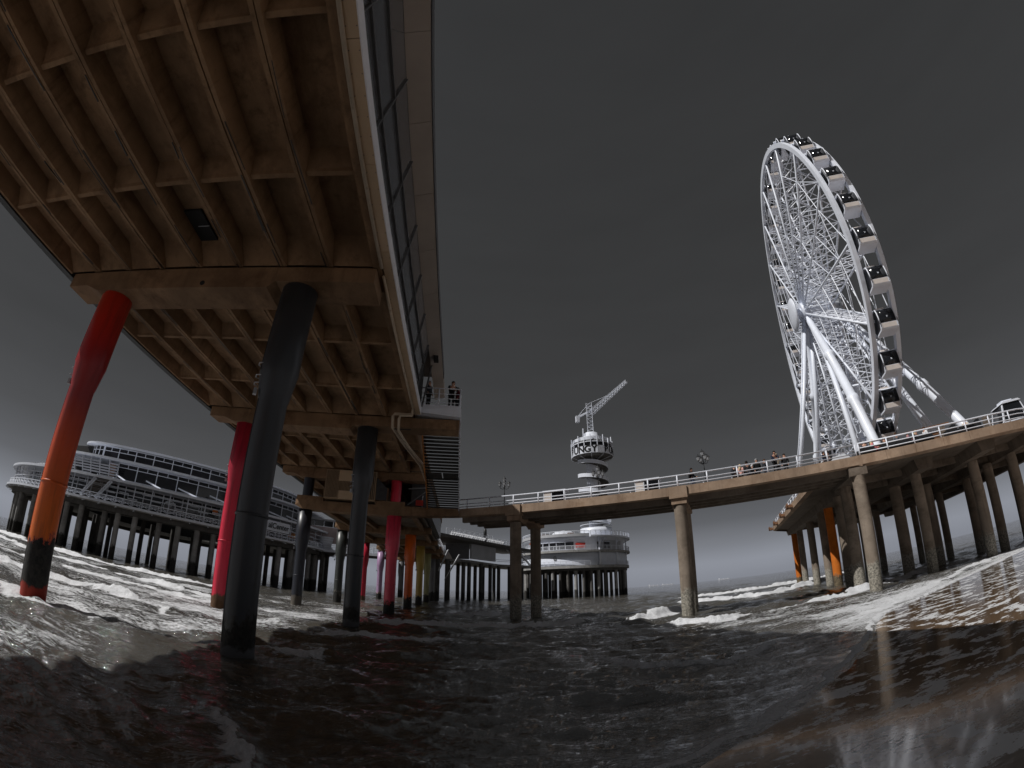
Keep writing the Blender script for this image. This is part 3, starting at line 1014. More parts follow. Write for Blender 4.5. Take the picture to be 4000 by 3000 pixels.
# ------------------------------------------------------------------ stair from the balcony down to the lower deck
stair = Thing('staircase', 'steep open stair with black treads and a rusty orange side, hanging right of the pier', 'staircase', (-1.6, 35.2, 7.9))
S0, S1, S2, S3 = (24.3, 11.0), (29.6, 9.55), (31.0, 9.55), (36.0, 7.95)


def sx(y):
    return -2.55 - 0.3 * (y - 24.3) / 11.7


for side in (0, 1):
    for (a, b) in ((S0, S1), (S1, S2), (S2, S3)):
        xa, xb = (sx(a[0]), sx(b[0])) if side == 0 else (-0.42, -0.42)
        m = MB()
        m.beam((xa, a[0], a[1] - 0.1), (xb, b[0], b[1] - 0.1), 0.07, 0.3)
        stair.part('stringer', m, M['rust'] if side == 0 else M['rail'], label='rusty orange stringer' if side == 0 else 'white stringer with rust spots')
for (a, b, n) in ((S0, S1, 14), (S2, S3, 15)):
    for k in range(n):
        t = (k + 0.5) / n
        y, z = a[0] + (b[0] - a[0]) * t, a[1] + (b[1] - a[1]) * t
        m = MB()
        m.box(sx(y) + 0.04, -0.46, y - 0.172, y + 0.172, z - 0.06, z)
        stair.part('tread', m, M['tread'])
m = MB()
m.box(sx(30) + 0.04, -1.58, 29.62, 30.98, 9.47, 9.53)
m.box(-1.5, -0.46, 29.62, 30.98, 9.47, 9.53)
stair.part('landing', m, M['tread'], split=True)
m = MB()
m.box(-2.9, -0.38, 36.0, 36.4, 7.72, 7.96)
stair.part('foot_plate', m, M['fascia_tan'])
for x0 in (0, 1):
    m = MB()
    pts = [((sx(y) if x0 == 0 else -0.42), y, z + 0.95) for y, z in (S0, S1, S2, S3)]
    m.tube(pts, 0.03, 6)
    for (y, z) in ((25.6, 10.64), (28.2, 9.93), (30.3, 9.55), (32.6, 9.04), (34.6, 8.4), (35.9, 7.98)):
        x = sx(y) if x0 == 0 else -0.42
        m.tube([(x, y, z - 0.05), (x, y, z + 0.95)], 0.022, 6)
    stair.part('handrail', m, M['rail'] if x0 else M['rust'], split=True)

# ------------------------------------------------------------------ louvred plant box under the deck
vent = Thing('ventilation_unit', 'tan louvred plant box hanging between the columns under the deck', 'vent', (-8.6, 35.0, 8.25))
m = MB()
m.box(-10.95, -6.86, 34.75, 37.0, 8.32, 10.62)
m.box(-6.84, -5.98, 35.0, 36.6, 8.5, 9.5)
vent.part('housing', m, M['louvre'])
m = MB()
m.hexa([(-6.84, 34.8, 8.46), (-6.0, 34.8, 8.46), (-6.0, 34.98, 8.46), (-6.84, 34.98, 8.46), (-6.84, 34.8, 10.2), (-6.0, 34.8, 9.4), (-6.0, 34.98, 9.4), (-6.84, 34.98, 10.2)])
vent.part('side_panel', m, PAINT['slate'])
m = MB()
m.box(-9.86, -7.5, 34.7, 34.745, 9.75, 10.6)
m.box(-9.76, -7.6, 34.7, 34.745, 8.3, 8.95)
vent.part('cover_panel', m, M['clad'], split=True)
SL = MB().hexa([(0, -0.05, 0), (0.06, 0.0, 0), (0.06, 0.02, 0), (0, -0.03, 0), (0, -0.05, 1), (0.06, 0.0, 1), (0.06, 0.02, 1), (0, -0.03, 1)])
for x0, x1, z0, z1 in ((-10.9, -9.9, 8.42, 10.52), (-9.84, -7.6, 9.0, 9.7), (-7.5, -6.95, 8.42, 10.5)):
    n = int((x1 - x0) / 0.11)
    vent.part('louvre_backing', MB().box(x0, x1, 34.735, 34.748, z0, z1), M['black'])
    for k in range(n):
        x = x0 + (x1 - x0) * (k + 0.2) / n
        m = MB()
        m.hexa([(x, 34.68, z0), (x + 0.075, 34.73, z0), (x + 0.075, 34.745, z0), (x, 34.695, z0), (x, 34.68, z1), (x + 0.075, 34.73, z1), (x + 0.075, 34.745, z1), (x, 34.695, z1)])
        vent.part('louvre_slat', m, M['louvre'])

# ------------------------------------------------------------------ the double-deck pier beyond, from the third row of columns
far = Thing('double_deck_pier', 'double deck stretch of pier farther out on navy, rose, orange, mustard and olive columns', 'pier', (-9, 60, 0))
FARP = {3: ('navy', 'rose'), 4: ('green', 'orange'), 5: ('crimson', 'mustard'), 6: ('lilac', 'olive'), 7: ('grey', 'grey'), 8: ('grey', 'grey')}
UP = MB().lathe([(0.42, 8.1), (0.42, 10.6)], n=24).mesh('upper_column')
for i, (l, r_) in FARP.items():
    y = bent_y(i)
    where = ' of the lower deck' if i > 3 else ''
    put_column(far, XL, i, l, True, where)
    put_column(far, XR, i, r_, True, where)
    for x, pc in ((XL, l), (XR, r_)):
        if i < 6:
            me = UP.copy()
            me.materials.append(PAINT[pc])
            far.part('upper_column', me, None, (x, y, 0))
    m = MB()
    xr = -0.4 if i == 3 else -3.3
    m.hexa([(-13.35, y - 0.6, 7.62), (-12.75, y - 0.6, 7.38), (-12.75, y + 0.6, 7.38), (-13.35, y + 0.6, 7.62), (-13.35, y - 0.5, 8.12), (-12.75, y - 0.6, 8.12), (-12.75, y + 0.6, 8.12), (-13.35, y + 0.5, 8.12)])
    m.box(-12.75, -5.0, y - 0.6, y + 0.6, 7.38, 8.12)
    m.hexa([(-5.0, y - 0.6, 7.38), (xr, y - 0.6, 7.6), (xr, y + 0.6, 7.6), (-5.0, y + 0.6, 7.38), (-5.0, y - 0.6, 8.12), (xr, y - 0.6, 8.12), (xr, y + 0.6, 8.12), (-5.0, y + 0.6, 8.12)])
    far.part('lower_beam', m, M['beam'])
    m = MB()
    m.box(-13.3, -11.1, y - 0.52, y - 0.1, 8.125, 8.46)
    m.box(-6.9, -4.6, y - 0.52, y - 0.1, 8.125, 8.46)
    far.part('beam_kerb', m, M['beam'], split=True)
    if i < 8:
        m = MB()
        m.box(-13.0, -3.6, y + 0.61, y + BAY - 0.61, 8.12, 8.42)
        far.part('lower_slab', m, M['deck_grey'])
        for x in (-11.6, -9.0, -6.4, -4.2):
            m = MB()
            m.box(x - 0.16, x + 0.16, y + 0.62, y + BAY - 0.62, 7.72, 8.115)
            far.part('joist', m, M['beam'])
for i in (4, 5):
    y = bent_y(i)
    far.part('upper_beam', MB().box(-14.8, -2.95, y - 0.55, y + 0.55, 10.0, 10.74), M['beam'])
m = MB()
for y in np.arange(37, 97, 2.4):
    m.tube([(-13.2, y, 8.4), (-13.2, y, 9.4)], 0.03, 6)
    m.tube([(-3.4, y, 8.4), (-3.4, y, 9.4)], 0.03, 6)
for x in (-13.2, -3.4):
    for z in (9.4, 9.05, 8.75):
        m.tube([(x, 37, z), (x, 97, z)], 0.025, 6)
far.part('railing_bar', m, M['rail'], split=True)
# dark stair core and clutter between the two decks, right of the pink column
m = MB()
m.box(-4.4, -2.95, 37.5, 60, 8.45, 10.7)
m.box(-9.5, -4.4, 47.0, 47.2, 8.45, 10.7)
far.part('core_wall', m, M['mullion'], split=True)
m = MB()
m.beam((-4.6, 36.9, 9.9), (-2.6, 36.9, 10.1), 0.1)
m.beam((-4.6, 37.1, 8.6), (-3.0, 37.1, 9.9), 0.06)
far.part('brace', m, M['grey_steel'], split=True)
m = MB()
m.box(-3.9, -3.3, 36.6, 36.65, 8.5, 8.95)
far.part('notice_board', m, M['red'])
# slanting props under the far end
for (a, b) in (((-2.4, 76, 8.4), (-3.9, 78, 5.0)), ((-0.6, 80, 8.0), (-3.0, 82, 3.6))):
    far.part('prop', MB().tube([a, b], 0.13, 8), M['grey_steel'])


# ------------------------------------------------------------------ footbridge (drawn in its own axes: u along, v across)
ZD = 8.2
bridge = Thing('footbridge', 'concrete footbridge with white railings crossing from the pier to the wheel platform', 'bridge', (-2.6, 32.5, 0), PHI)
BU = (-14.4, -2.6, 9.1)
V0, V1 = 30.1, 34.95
spans = [(-19.4, BU[0]), (BU[0], BU[1]), (BU[1], BU[2] + 0.1)]
for a, b in spans:
    for v in (V0, V1 - 0.32):
        m = MB()
        ga, gb = a + (0.62 if a > -19 else 0), b - (0.62 if b < 9 else 0.02)
        m.ext_x([(v, 7.62), (v + 0.32, 7.55), (v + 0.32, ZD), (v, ZD)], ga, gb)
        bridge.part('edge_beam', m, M['fascia_tan'])
    m = MB()
    m.box(a + 0.01, b - 0.01, V0 + 0.33, V1 - 0.33, 7.95, ZD - 0.03)
    bridge.part('deck_slab', m, M['deck_grey'])
    for v in (30.75, 31.9, 33.1, 34.2):
        m = MB()
        m.ext_x([(v - 0.16, 7.2), (v + 0.16, 7.2), (v + 0.24, 7.94), (v - 0.24, 7.94)], a + 0.4, b - 0.4)
        bridge.part('girder', m, M['deck_grey'])
    m = MB()
    for t in (0.33, 0.66):
        u = a + (b - a) * t
        m.box(u - 0.1, u + 0.1, 30.9, 34.2, 7.35, 7.93)
    bridge.part('diaphragm', m, M['deck_grey'], split=True)
CPL = MB().lathe([(0.415, -1.2), (0.415, 6.95)], n=28).mesh('column', M['pile'])
for u in BU[:2]:
    m = MB()
    for v in (V0 - 0.12, V1 - 0.75):
        m.box(u - 0.6, u + 0.6, v, v + 0.87, 7.42, ZD - 0.004)
    m.ext_x([(30.1, 7.42), (30.1, 7.05), (31.05, 6.85), (31.6, 7.1), (33.5, 7.1), (34.0, 6.85), (34.95, 7.05), (34.95, 7.42)], u - 0.5, u + 0.5)
    m.box(u - 0.5, u + 0.5, 30.7, 34.4, 7.42, 7.93)
    bridge.part('pier_cap', m, M['fascia_tan'])
    for v in (30.55, 34.25):
        bridge.part('column', CPL, None, (u, v, 0))
POST = MB().tube([(0, 0, 0), (0, 0, 0.85)], 0.05, 8)
POST.box(-0.07, 0.07, -0.05, 0.05, 0, 0.02)
POST = POST.mesh('railing_post', M['rail'])


def railing(T, line, posts, zs, top_dark=False):
    for p in posts:
        T.part('railing_post', POST, None, (p[0], p[1], ZD - 0.01))
    for k, (z, r_) in enumerate(zs):
        m = MB()
        m.tube([(x, y, ZD + z) for x, y in line], r_, 8)
        T.part('top_rail' if k == 0 else 'rail', m, M['rail'])


RZ = ((0.83, 0.048), (0.46, 0.034), (0.24, 0.034), (0.05, 0.028))
railing(bridge, [(-19.4, 30.58), (9.3, 30.58)], [(-18.6 + 2.0 * k, 30.58) for k in range(14)], RZ)
railing(bridge, [(-19.4, 34.62), (6.9, 34.62)], [(-18.6 + 2.0 * k, 34.62) for k in range(13)], RZ)
m = MB()
for u in (-14.0, -9.6, -5.9, -0.9, 1.0):                   # low stub posts and a bench between the rails
    m.box(u - 0.03, u + 0.03, 30.9, 30.96, ZD - 0.03, ZD + 0.3)
bridge.part('stub_post', m, M['rail'], split=True)

# lamps along the far railing
LAMP = {}
lm = MB()
lm.lathe([(0.13, 0), (0.11, 0.1), (0.06, 0.25), (0.045, 0.4), (0.035, 1.9), (0.05, 1.95), (0.035, 2.0), (0.03, 2.75), (0.0, 2.95)], n=12)
LAMP['post'] = lm.mesh('post', M['dark'])
lm = MB()
for k in range(4):
    a = k * PI / 2 + 0.5
    c_, s_ = math.cos(a), math.sin(a)
    lm.tube([(0, 0, 2.35), (0.18 * c_, 0.18 * s_, 2.3), (0.34 * c_, 0.34 * s_, 2.38), (0.38 * c_, 0.38 * s_, 2.52)], 0.022, 6)
LAMP['arms'] = lm.mesh('arm_scrolls', M['dark'])
lm = MB()
lm.lathe([(0.05, 0), (0.11, 0.06), (0.155, 0.3), (0.16, 0.31)], n=6, smooth=False)
LAMP['lantern'] = lm.mesh('lantern', M['lamp_glass'])
lm = MB()
lm.lathe([(0.18, 0.31), (0.09, 0.42), (0.03, 0.46), (0.02, 0.54), (0.0, 0.56)], n=6, smooth=False)
LAMP['cap'] = lm.mesh('lantern_cap', M['dark'])
for u, where in ((-17.2, 'nearest the stair, first from the pier'), (-9.0, 'in front of the bungy tower'), (-0.8, 'beside the lone walker')):
    L = Thing('street_lamp', 'black lamp post with clustered lanterns on the footbridge, ' + where, 'street lamp', (u, 34.25, ZD - 0.03), PHI, 'lamps along the footbridge')
    b = (u, 34.25, ZD - 0.03)
    L.part('post', LAMP['post'], None, b)
    L.part('arm_scrolls', LAMP['arms'], None, b)
    for k in range(5):
        a = k * PI / 2 + 0.5
        p = (b[0], b[1], b[2] + 2.88) if k == 4 else (b[0] + 0.38 * math.cos(a), b[1] + 0.38 * math.sin(a), b[2] + 2.5)
        o = L.part('lantern', LAMP['lantern'], None, p)
        sub(o, 'lantern_cap', LAMP['cap'])
# two glazed white stands on the bridge
for u, lab in ((-12.3, 'small white glazed stand on the footbridge nearer the pier'), (-5.05, 'white stand with a notice on the footbridge, right of the bungy tower')):
    K = Thing('kiosk', lab, 'kiosk', (u, 33.6, ZD), PHI, 'white stands on the footbridge')
    m = MB()
    m.box(u - 0.9, u + 0.9, 33.1, 33.9, ZD - 0.02, ZD + 0.25)
    for x in (-0.9, -0.25, 0.86):
        m.box(u + x, u + x + 0.05, 33.1, 33.15, ZD, ZD + 1.35)
        m.box(u + x, u + x + 0.05, 33.85, 33.9, ZD, ZD + 1.35)
    m.box(u - 0.95, u + 0.95, 33.05, 33.95, ZD + 1.35, ZD + 1.5)
    K.part('frame', m, M['white'])
    for x0, x1 in ((-0.84, -0.26), (-0.19, 0.85)):
        K.part('pane', MB().box(u + x0, u + x1, 33.11, 33.13, ZD + 0.3, ZD + 1.33), M['offwhite'] if x0 < -0.5 else M['glass_far'])

# ------------------------------------------------------------------ the wheel's platform
plat = Thing('wheel_platform', 'broad concrete platform on weathered piles carrying the white Ferris wheel', 'platform', (18, 50, 0), PHI)
EDGE = [(9.1, 30.1), (15.4, 30.15), (19.5, 30.35), (22.6, 30.85), (26, 32.2), (29.5, 34.8), (32.5, 38.6), (34, 43), (34, 58), (31.5, 66), (27, 71), (20, 73), (10, 72.8), (6.85, 67), (6.85, 35.0), (9.1, 35.0)]
inner = [(9.4, 30.5), (15.3, 30.52), (19.4, 30.72), (22.4, 31.2), (25.8, 32.55), (29.2, 35.1), (32.1, 38.8), (33.6, 43.1), (33.6, 57.9), (31.1, 65.8), (26.8, 70.6), (19.9, 72.6), (10.2, 72.4), (7.2, 66.9), (7.2, 35.3), (9.4, 35.3)]
plat.part('deck_slab', MB().prism(inner, 7.75, ZD - 0.02), M['deck_grey'])
# edge panels with joints
for (a, b) in zip(EDGE, EDGE[1:] + EDGE[:1]):
    d = math.hypot(b[0] - a[0], b[1] - a[1])
    n = max(1, round(d / 2.05))
    nx, ny = (b[1] - a[1]) / d, -(b[0] - a[0]) / d
    for k in range(n):
        t0, t1 = k / n + 0.006 / d * 2, (k + 1) / n - 0.006 / d * 2
        p = (a[0] + (b[0] - a[0]) * t0, a[1] + (b[1] - a[1]) * t0)
        q = (a[0] + (b[0] - a[0]) * t1, a[1] + (b[1] - a[1]) * t1)
        m = MB()
        w_ = 0.36
        m.hexa([(p[0], p[1], 7.62), (q[0], q[1], 7.62), (q[0] - nx * w_, q[1] - ny * w_, 7.5), (p[0] - nx * w_, p[1] - ny * w_, 7.5),
                (p[0], p[1], ZD), (q[0], q[1], ZD), (q[0] - nx * w_, q[1] - ny * w_, ZD), (p[0] - nx * w_, p[1] - ny * w_, ZD)])
        plat.part('edge_panel', m, M['fascia_tan'])
# brown ladder brackets hanging on the left-hand edge
for v in (45.6, 52.2, 59.6, 66.4):
    m = MB()
    m.box(6.35, 6.84, v, v + 1.5, 7.75, 7.95)
    m.box(6.35, 6.42, v, v + 1.5, 7.75, 8.2)
    m.box(6.35, 6.84, v + 1.42, v + 1.5, 7.95, 8.2)
    plat.part('edge_bracket', m, M['timber'])
# piles and cap beams
PL = [(9.1, 30.55), (9.1, 34.3), (9.5, 38.4), (10.05, 45.3), (10.0, 48.7), (10.0, 55.9), (10.3, 66.0), (10.2, 71.0),
      (15.0, 35.4), (14.8, 39.8), (18.9, 42.8), (15.0, 51), (15.0, 62), (18.7, 58.4), (20.0, 70), (23.4, 39.2), (24.3, 36.6), (24.9, 46.3), (24.7, 52.9),
      (25, 62), (30.5, 40), (31.5, 48), (31, 57), (20, 35.5)]
for k, (u, v) in enumerate(PL):
    orange = k in (3, 7)
    me = MB().lathe([(0.42 if k not in (9, 10) else 0.5, -1.2), (0.42 if k not in (9, 10) else 0.5, 7.0)], n=26).mesh('pile', M['pile_orange' if orange else 'pile'])
    o = plat.part('pile', me, None, (u, v, 0), label='pile painted orange' if orange else None)
for u, va, vb in ((10.0, 35.4, 72), (15.0, 33.2, 71), (19.6, 32, 72), (24.6, 33.5, 71), (30.8, 37.5, 66)):
    m = MB()
    m.ext_y([(u - 0.55, 7.0), (u + 0.55, 7.0), (u + 0.75, 7.745), (u - 0.75, 7.745)], va, vb)
    plat.part('cap_beam', m, M['deck_grey'])
for k, v in enumerate((36.0, 39.6, 46, 52.5, 58, 66)):
    for ua, ub in ((10.8, 14.2), (15.8, 18.8), (20.4, 23.8), (25.4, 30.0)):
        plat.part('joist', MB().box(ua, ub, v - 0.2, v + 0.2, 7.25, 7.74), M['deck_grey'])
m = MB()
m.box(BU[2] - 0.6, BU[2] + 0.6, 30.15, 35.2, 7.0, 7.5)
m.hexa([(8.5, 35.2, 7.0), (9.7, 35.2, 7.0), (11.0, 37.5, 7.0), (9.2, 37.5, 7.0), (8.5, 35.2, 7.6), (9.7, 35.2, 7.6), (11.0, 37.5, 7.6), (9.2, 37.5, 7.6)])
plat.part('corner_cap', m, M['deck_grey'])
PZ = ((0.86, 0.055), (0.55, 0.036), (0.26, 0.036))
rl = [(9.55, 30.6), (15.4, 30.62), (19.4, 30.82), (22.4, 31.3), (25.8, 32.65), (29.1, 35.2)]
railing(plat, rl, [(9.6, 30.6), (11.6, 30.6), (13.55, 30.61), (15.54, 30.63), (17.6, 30.73), (19.6, 30.86), (21.5, 31.14), (23.3, 31.7), (25.2, 32.45), (27, 33.6), (28.6, 34.8)], PZ)
railing(plat, [(7.3, 35.4), (7.3, 67), (10.3, 72)], [(7.3, 35.5 + 2 * k) for k in range(16)] + [(8.6, 69.4)], PZ)
m = MB()
m.tube([(9.35, 30.55, ZD), (9.35, 30.55, ZD + 0.83)], 0.05, 8)
plat.part('gate_post', m, M['rail'])

# ------------------------------------------------------------------ Ferris wheel
WC = (16.15, 51.5, 30.85)
RW = 20.0
wheel = Thing('ferris_wheel', 'tall white Ferris wheel with lattice spokes and dark glass gondolas', 'ferris wheel', (16.15, 51.5, ZD), PHI)
for u in (-1.05, 1.2):
    m = MB()
    n = 144
    vs, fs = [], []
    for k in range(n):
        t = 2 * PI * k / n
        for r_, du in ((RW - 0.28, -0.2), (RW + 0.28, -0.2), (RW + 0.28, 0.2), (RW - 0.28, 0.2)):
            vs.append((u + du, -math.sin(t) * r_, math.cos(t) * r_))
    for k in range(n):
        for j in range(4):
            a, b = k * 4 + j, k * 4 + (j + 1) % 4
            c, d = ((k + 1) % n) * 4 + (j + 1) % 4, ((k + 1) % n) * 4 + j
            fs.append((a, b, c, d))
    m.add(vs, fs)
    wheel.part('rim', m, M['white_steel'], WC)
# spokes: a pair of chords, braced to each other
sp = MB()
for u0, u1 in ((-1.75, -1.05), (1.75, 1.05)):
    sp.tube([(u0, 0, 1.1), (u1, 0, RW - 0.15)], [0.11, 0.13], 6)
lv = [2.0 + i * 1.75 for i in range(11)]
for i, z in enumerate(lv):
    t = (z - 1.1) / (RW - 1.1)
    ua = 1.75 - 0.7 * t
    sp.tube([(-ua, 0, z), (ua, 0, z)], 0.065, 5)
    if i + 1 < len(lv):
        t2 = (lv[i + 1] - 1.1) / (RW - 1.1)
        ub = 1.75 - 0.7 * t2
        s_ = 1 if i % 2 else -1
        sp.tube([(-ua * s_, 0, z), (ub * s_, 0, lv[i + 1])], 0.06, 5)
        sp.tube([(ua * s_, 0, z), (-ub * s_, 0, lv[i + 1])], 0.045, 5)
SPOKE = sp.mesh('spoke', M['white_steel'])
# tie rods between neighbouring spokes
sp = MB()
dv = 2 * PI / 18
for u in (-1.0, 1.0):
    for r0, r1 in ((6.0, 9.5), (9.5, 13.0), (13.0, 16.5), (16.5, 19.8)):
        uu = u * (1.75 - 0.7 * r0 / RW)
        sp.tube([(uu, 0, r0), (uu, -math.sin(dv) * r1, math.cos(dv) * r1)], 0.045, 5)
    for r0 in (9.5, 16.5):
        uu = u * (1.75 - 0.7 * r0 / RW)
        sp.tube([(uu, 0, r0), (uu, -math.sin(dv) * r0, math.cos(dv) * r0)], 0.045, 5)
TIE = sp.mesh('tie_rods', M['white_steel'])
for k in range(18):
    a = 2 * PI * (k + 0.25) / 18
    o = wheel.part('spoke', SPOKE, None, WC, (a, 0, 0))
    sub(o, 'tie_rods', TIE)['kind'] = 'stuff'
m = MB()
for s_ in (-1, 1):
    m.tube([(s_ * 1.4, 0, 0), (s_ * 2.1, 0, 0)], 1.25, 28)
m.tube([(-2.6, 0, 0), (2.9, 0, 0)], 0.62, 24)
wheel.part('hub', m, M['white_steel'], WC)
m = MB()
rot = [(0.0, -3.45), (0.9, -3.42), (1.7, -3.3), (2.05, -3.12), (2.1, -3.0), (1.9, -2.9), (0.6, -2.85)]
vs, fs = [], []
n = 40
for r_, u in rot:
    for k in range(n):
        t = 2 * PI * k / n
        vs.append((u, r_ * math.cos(t), r_ * math.sin(t)))
for i in range(len(rot) - 1):
    for k in range(n):
        fs.append((i * n + k, i * n + (k + 1) % n, (i + 1) * n + (k + 1) % n, (i + 1) * n + k))
m.add(vs, fs, True)
wheel.part('hub_disc', m, M['white_steel'], WC)
m = MB()
m.tube([(2.9, 0, 0), (3.2, 0, 0)], 1.45, 24)
for k in range(10):
    t = 2 * PI * k / 10
    m.tube([(3.2, 0.5 * math.cos(t), 0.5 * math.sin(t)), (3.45, 1.3 * math.cos(t), 1.3 * math.sin(t))], 0.08, 5)
wheel.part('drive_ring', m, M['grey_steel'], WC)
LEGS = [((14.6, 51.5), (13.1, 36.0), 0.46), ((14.6, 51.5), (13.1, 66.5), 0.46), ((18.3, 51.5), (21.9, 36.4), 0.46), ((18.3, 51.5), (21.9, 66.5), 0.46),
        ((14.4, 51.5), (7.9, 50.8), 0.22), ((14.4, 51.8), (8.1, 52.6), 0.16), ((18.6, 51.5), (26.5, 51.5), 0.26),
        ((15.0, 51.4), (12.4, 39.5), 0.28), ((15.0, 51.6), (12.4, 62.5), 0.28), ((18.0, 51.4), (20.0, 38.5), 0.28), ((18.0, 51.6), (20.0, 64), 0.28)]
for (a, b, r_) in LEGS:
    A, B = Vector((a[0], a[1], WC[2] - 0.3)), Vector((b[0], b[1], ZD))
    m = MB()
    if r_ > 0.3:
        fr = [0, 0.02, 0.1, 0.36, 0.365, 0.385, 0.39, 0.66, 0.665, 0.685, 0.69, 0.96, 1]
        rd = [0.3, 0.34, 0.4, 0.43, 0.56, 0.56, 0.45, 0.46, 0.58, 0.58, 0.46, 0.42, 0.55]
        m.tube([A.lerp(B, t) for t in fr], rd, 18)
    else:
        m.tube([A, B], r_, 12)
    o = wheel.part('leg', m, M['white_steel'])
    if r_ < 0.25:
        m = MB()
        d = (B - A).normalized()
        off = Vector((-0.32, 0, 0))
        m.tube([A + off + d * 2, B + off], 0.06, 6)
        for k in range(40):
            p = A.lerp(B, 0.1 + 0.88 * k / 40)
            m.beam(p, p + off, 0.04)
        sub(o, 'ladder', m, M['white_steel'])['kind'] = 'stuff'
m = MB()
for (a, b) in (((15.0, 38, 9.2), (21.0, 38, 9.2)), ((14.0, 43.0, 17.4), (20.5, 43.0, 17.4))):
    m.tube([a, b], 0.12, 8)
wheel.part('leg_brace', m, M['white_steel'], split=True)
# loading deck, drive gear and cover at the foot of the wheel
m = MB()
m.box(13.2, 20.4, 44, 59, ZD, ZD + 0.9)
m.box(12.4, 13.1, 42.5, 47, ZD, ZD + 1.9)
m.box(19.6, 21.4, 43.0, 45.2, ZD + 0.9, ZD + 3.2)
wheel.part('loading_deck', m, M['pale_grey'])
m = MB()
for s_ in (-1, 1):
    m.beam((16.15 + s_ * 1.9, 42.0, ZD + 0.2), (16.15 + s_ * 1.5, 45.2, ZD + 5.0), 0.22)
    m.tube([(16.15 + s_ * 1.05, 45.4, ZD + 4.2), (16.15 + s_ * 1.5, 45.4, ZD + 4.2)], 0.55, 16)
    m.box(16.15 + s_ * 1.7 - 0.5, 16.15 + s_ * 1.7 + 0.5, 44.4, 46.0, ZD + 4.6, ZD + 5.0)
m.tube([(20.4, 41.0, ZD + 2.2), (20.4, 41.05, ZD + 2.2)], 0.6, 18)
wheel.part('drive_gear', m, M['white_steel'])
# gondolas
gp = [(-0.74, -1.12), (-0.9, -0.98), (-0.97, -0.5), (0.97, -0.5), (0.9, -0.98), (0.74, -1.12)]
gm = MB()
gm.ext_x(gp, -1.0, 1.0)                                              # tub
gm.ext_x([(-0.8, 0.93), (-0.55, 1.12), (0.55, 1.12), (0.8, 0.93)], -1.02, 1.02)   # roof
for u in (-0.96, 0.96):
    for s_ in (-1, 1):
        gm.tube([(u, s_ * 0.97, -0.52), (u, s_ * 0.985, 0.1), (u, s_ * 0.95, 0.6), (u, s_ * 0.8, 0.97)], 0.07, 6)
gm.tube([(-1.3, 0, 1.3), (1.3, 0, 1.3)], 0.07, 8)
gm.box(-1.3, 1.3, -0.1, 0.1, 1.1, 1.22)
GOND = gm.mesh('gondola', M['white'])
gm = MB()
gm.box(-0.55, 0.35, -0.35, 0.35, 1.13, 1.36)
UNIT_M = gm.mesh('roof_unit', M['offwhite'])
GW = []
for s_ in (-1, 1):
    gm = MB()
    row = [(-0.47, 0.965), (0.1, 0.975), (0.62, 0.94), (0.94, 0.8)]
    vs = []
    for z, y in row:
        vs += [(-0.87, s_ * y, z), (0.87, s_ * y, z)]
    vs += [(x, y - s_ * 0.03, z) for x, y, z in vs]
    fs = []
    for i in range(3):
        fs += [(2 * i, 2 * i + 1, 2 * i + 3, 2 * i + 2), (8 + 2 * i, 10 + 2 * i, 11 + 2 * i, 9 + 2 * i), (2 * i, 2 * i + 2, 10 + 2 * i, 8 + 2 * i), (2 * i + 1, 9 + 2 * i, 11 + 2 * i, 2 * i + 3)]
    fs += [(0, 8, 9, 1), (6, 7, 15, 14)]
    gm.add(vs, fs, True)
    GW.append(gm.mesh('window', M['cabin_glass']))
    gm = MB()
    x = s_ * 0.99
    poly = [(-0.6, -0.95), (0.6, -0.95), (0.87, -0.5), (0.88, 0.1), (0.84, 0.6), (0.7, 0.93), (-0.7, 0.93), (-0.84, 0.6), (-0.88, 0.1), (-0.87, -0.5)]
    gm.ext_x(poly, x - 0.02, x + 0.02)
    GW.append(gm.mesh('window', M['cabin_glass']))
PANEL = MB()
PANEL.hexa([(-0.82, -0.91, -0.96), (0.82, -0.91, -0.96), (0.82, -0.88, -0.96), (-0.82, -0.88, -0.96), (-0.82, -0.976, -0.53), (0.82, -0.976, -0.53), (0.82, -0.95, -0.53), (-0.82, -0.95, -0.53)])
PANEL = PANEL.mesh('tub_panel', M['offwhite'])
HOOP = MB()
for s_ in (-1, 1):
    HOOP.tube([(s_ * 0.95, -0.92, -0.2), (s_ * 1.0, -1.08, -0.25), (s_ * 1.0, -1.06, -0.8), (s_ * 0.95, -0.86, -0.85)], 0.03, 5)
HOOP = HOOP.mesh('bumper_bar', M['dark'])
NUM = {}
for k in range(36):
    t = 2 * PI * k / 36 + R(4.2)
    p = (WC[0] + 0.12, WC[1] - math.sin(t) * RW, WC[2] + math.cos(t) * RW - 0.35)
    o = wheel.part('gondola', GOND, None, p)
    o.scale = (0.8, 0.88, 0.88)
    sub(o, 'roof_unit', UNIT_M)
    for w_ in GW:
        sub(o, 'window', w_)
    sub(o, 'tub_panel', PANEL)
    sub(o, 'bumper_bar', HOOP)['kind'] = 'stuff'
    if 5 <= k <= 15:                                       # cabin numbers can be made out on the nearest ones
        no = 36 - k + 5
        o2 = sub(o, 'number', text_mesh(str(no), 0.19, M['white_steel'], 0.004, 0.006), None, (0.05, -0.978, 0.1), (R(88), 0, 0))


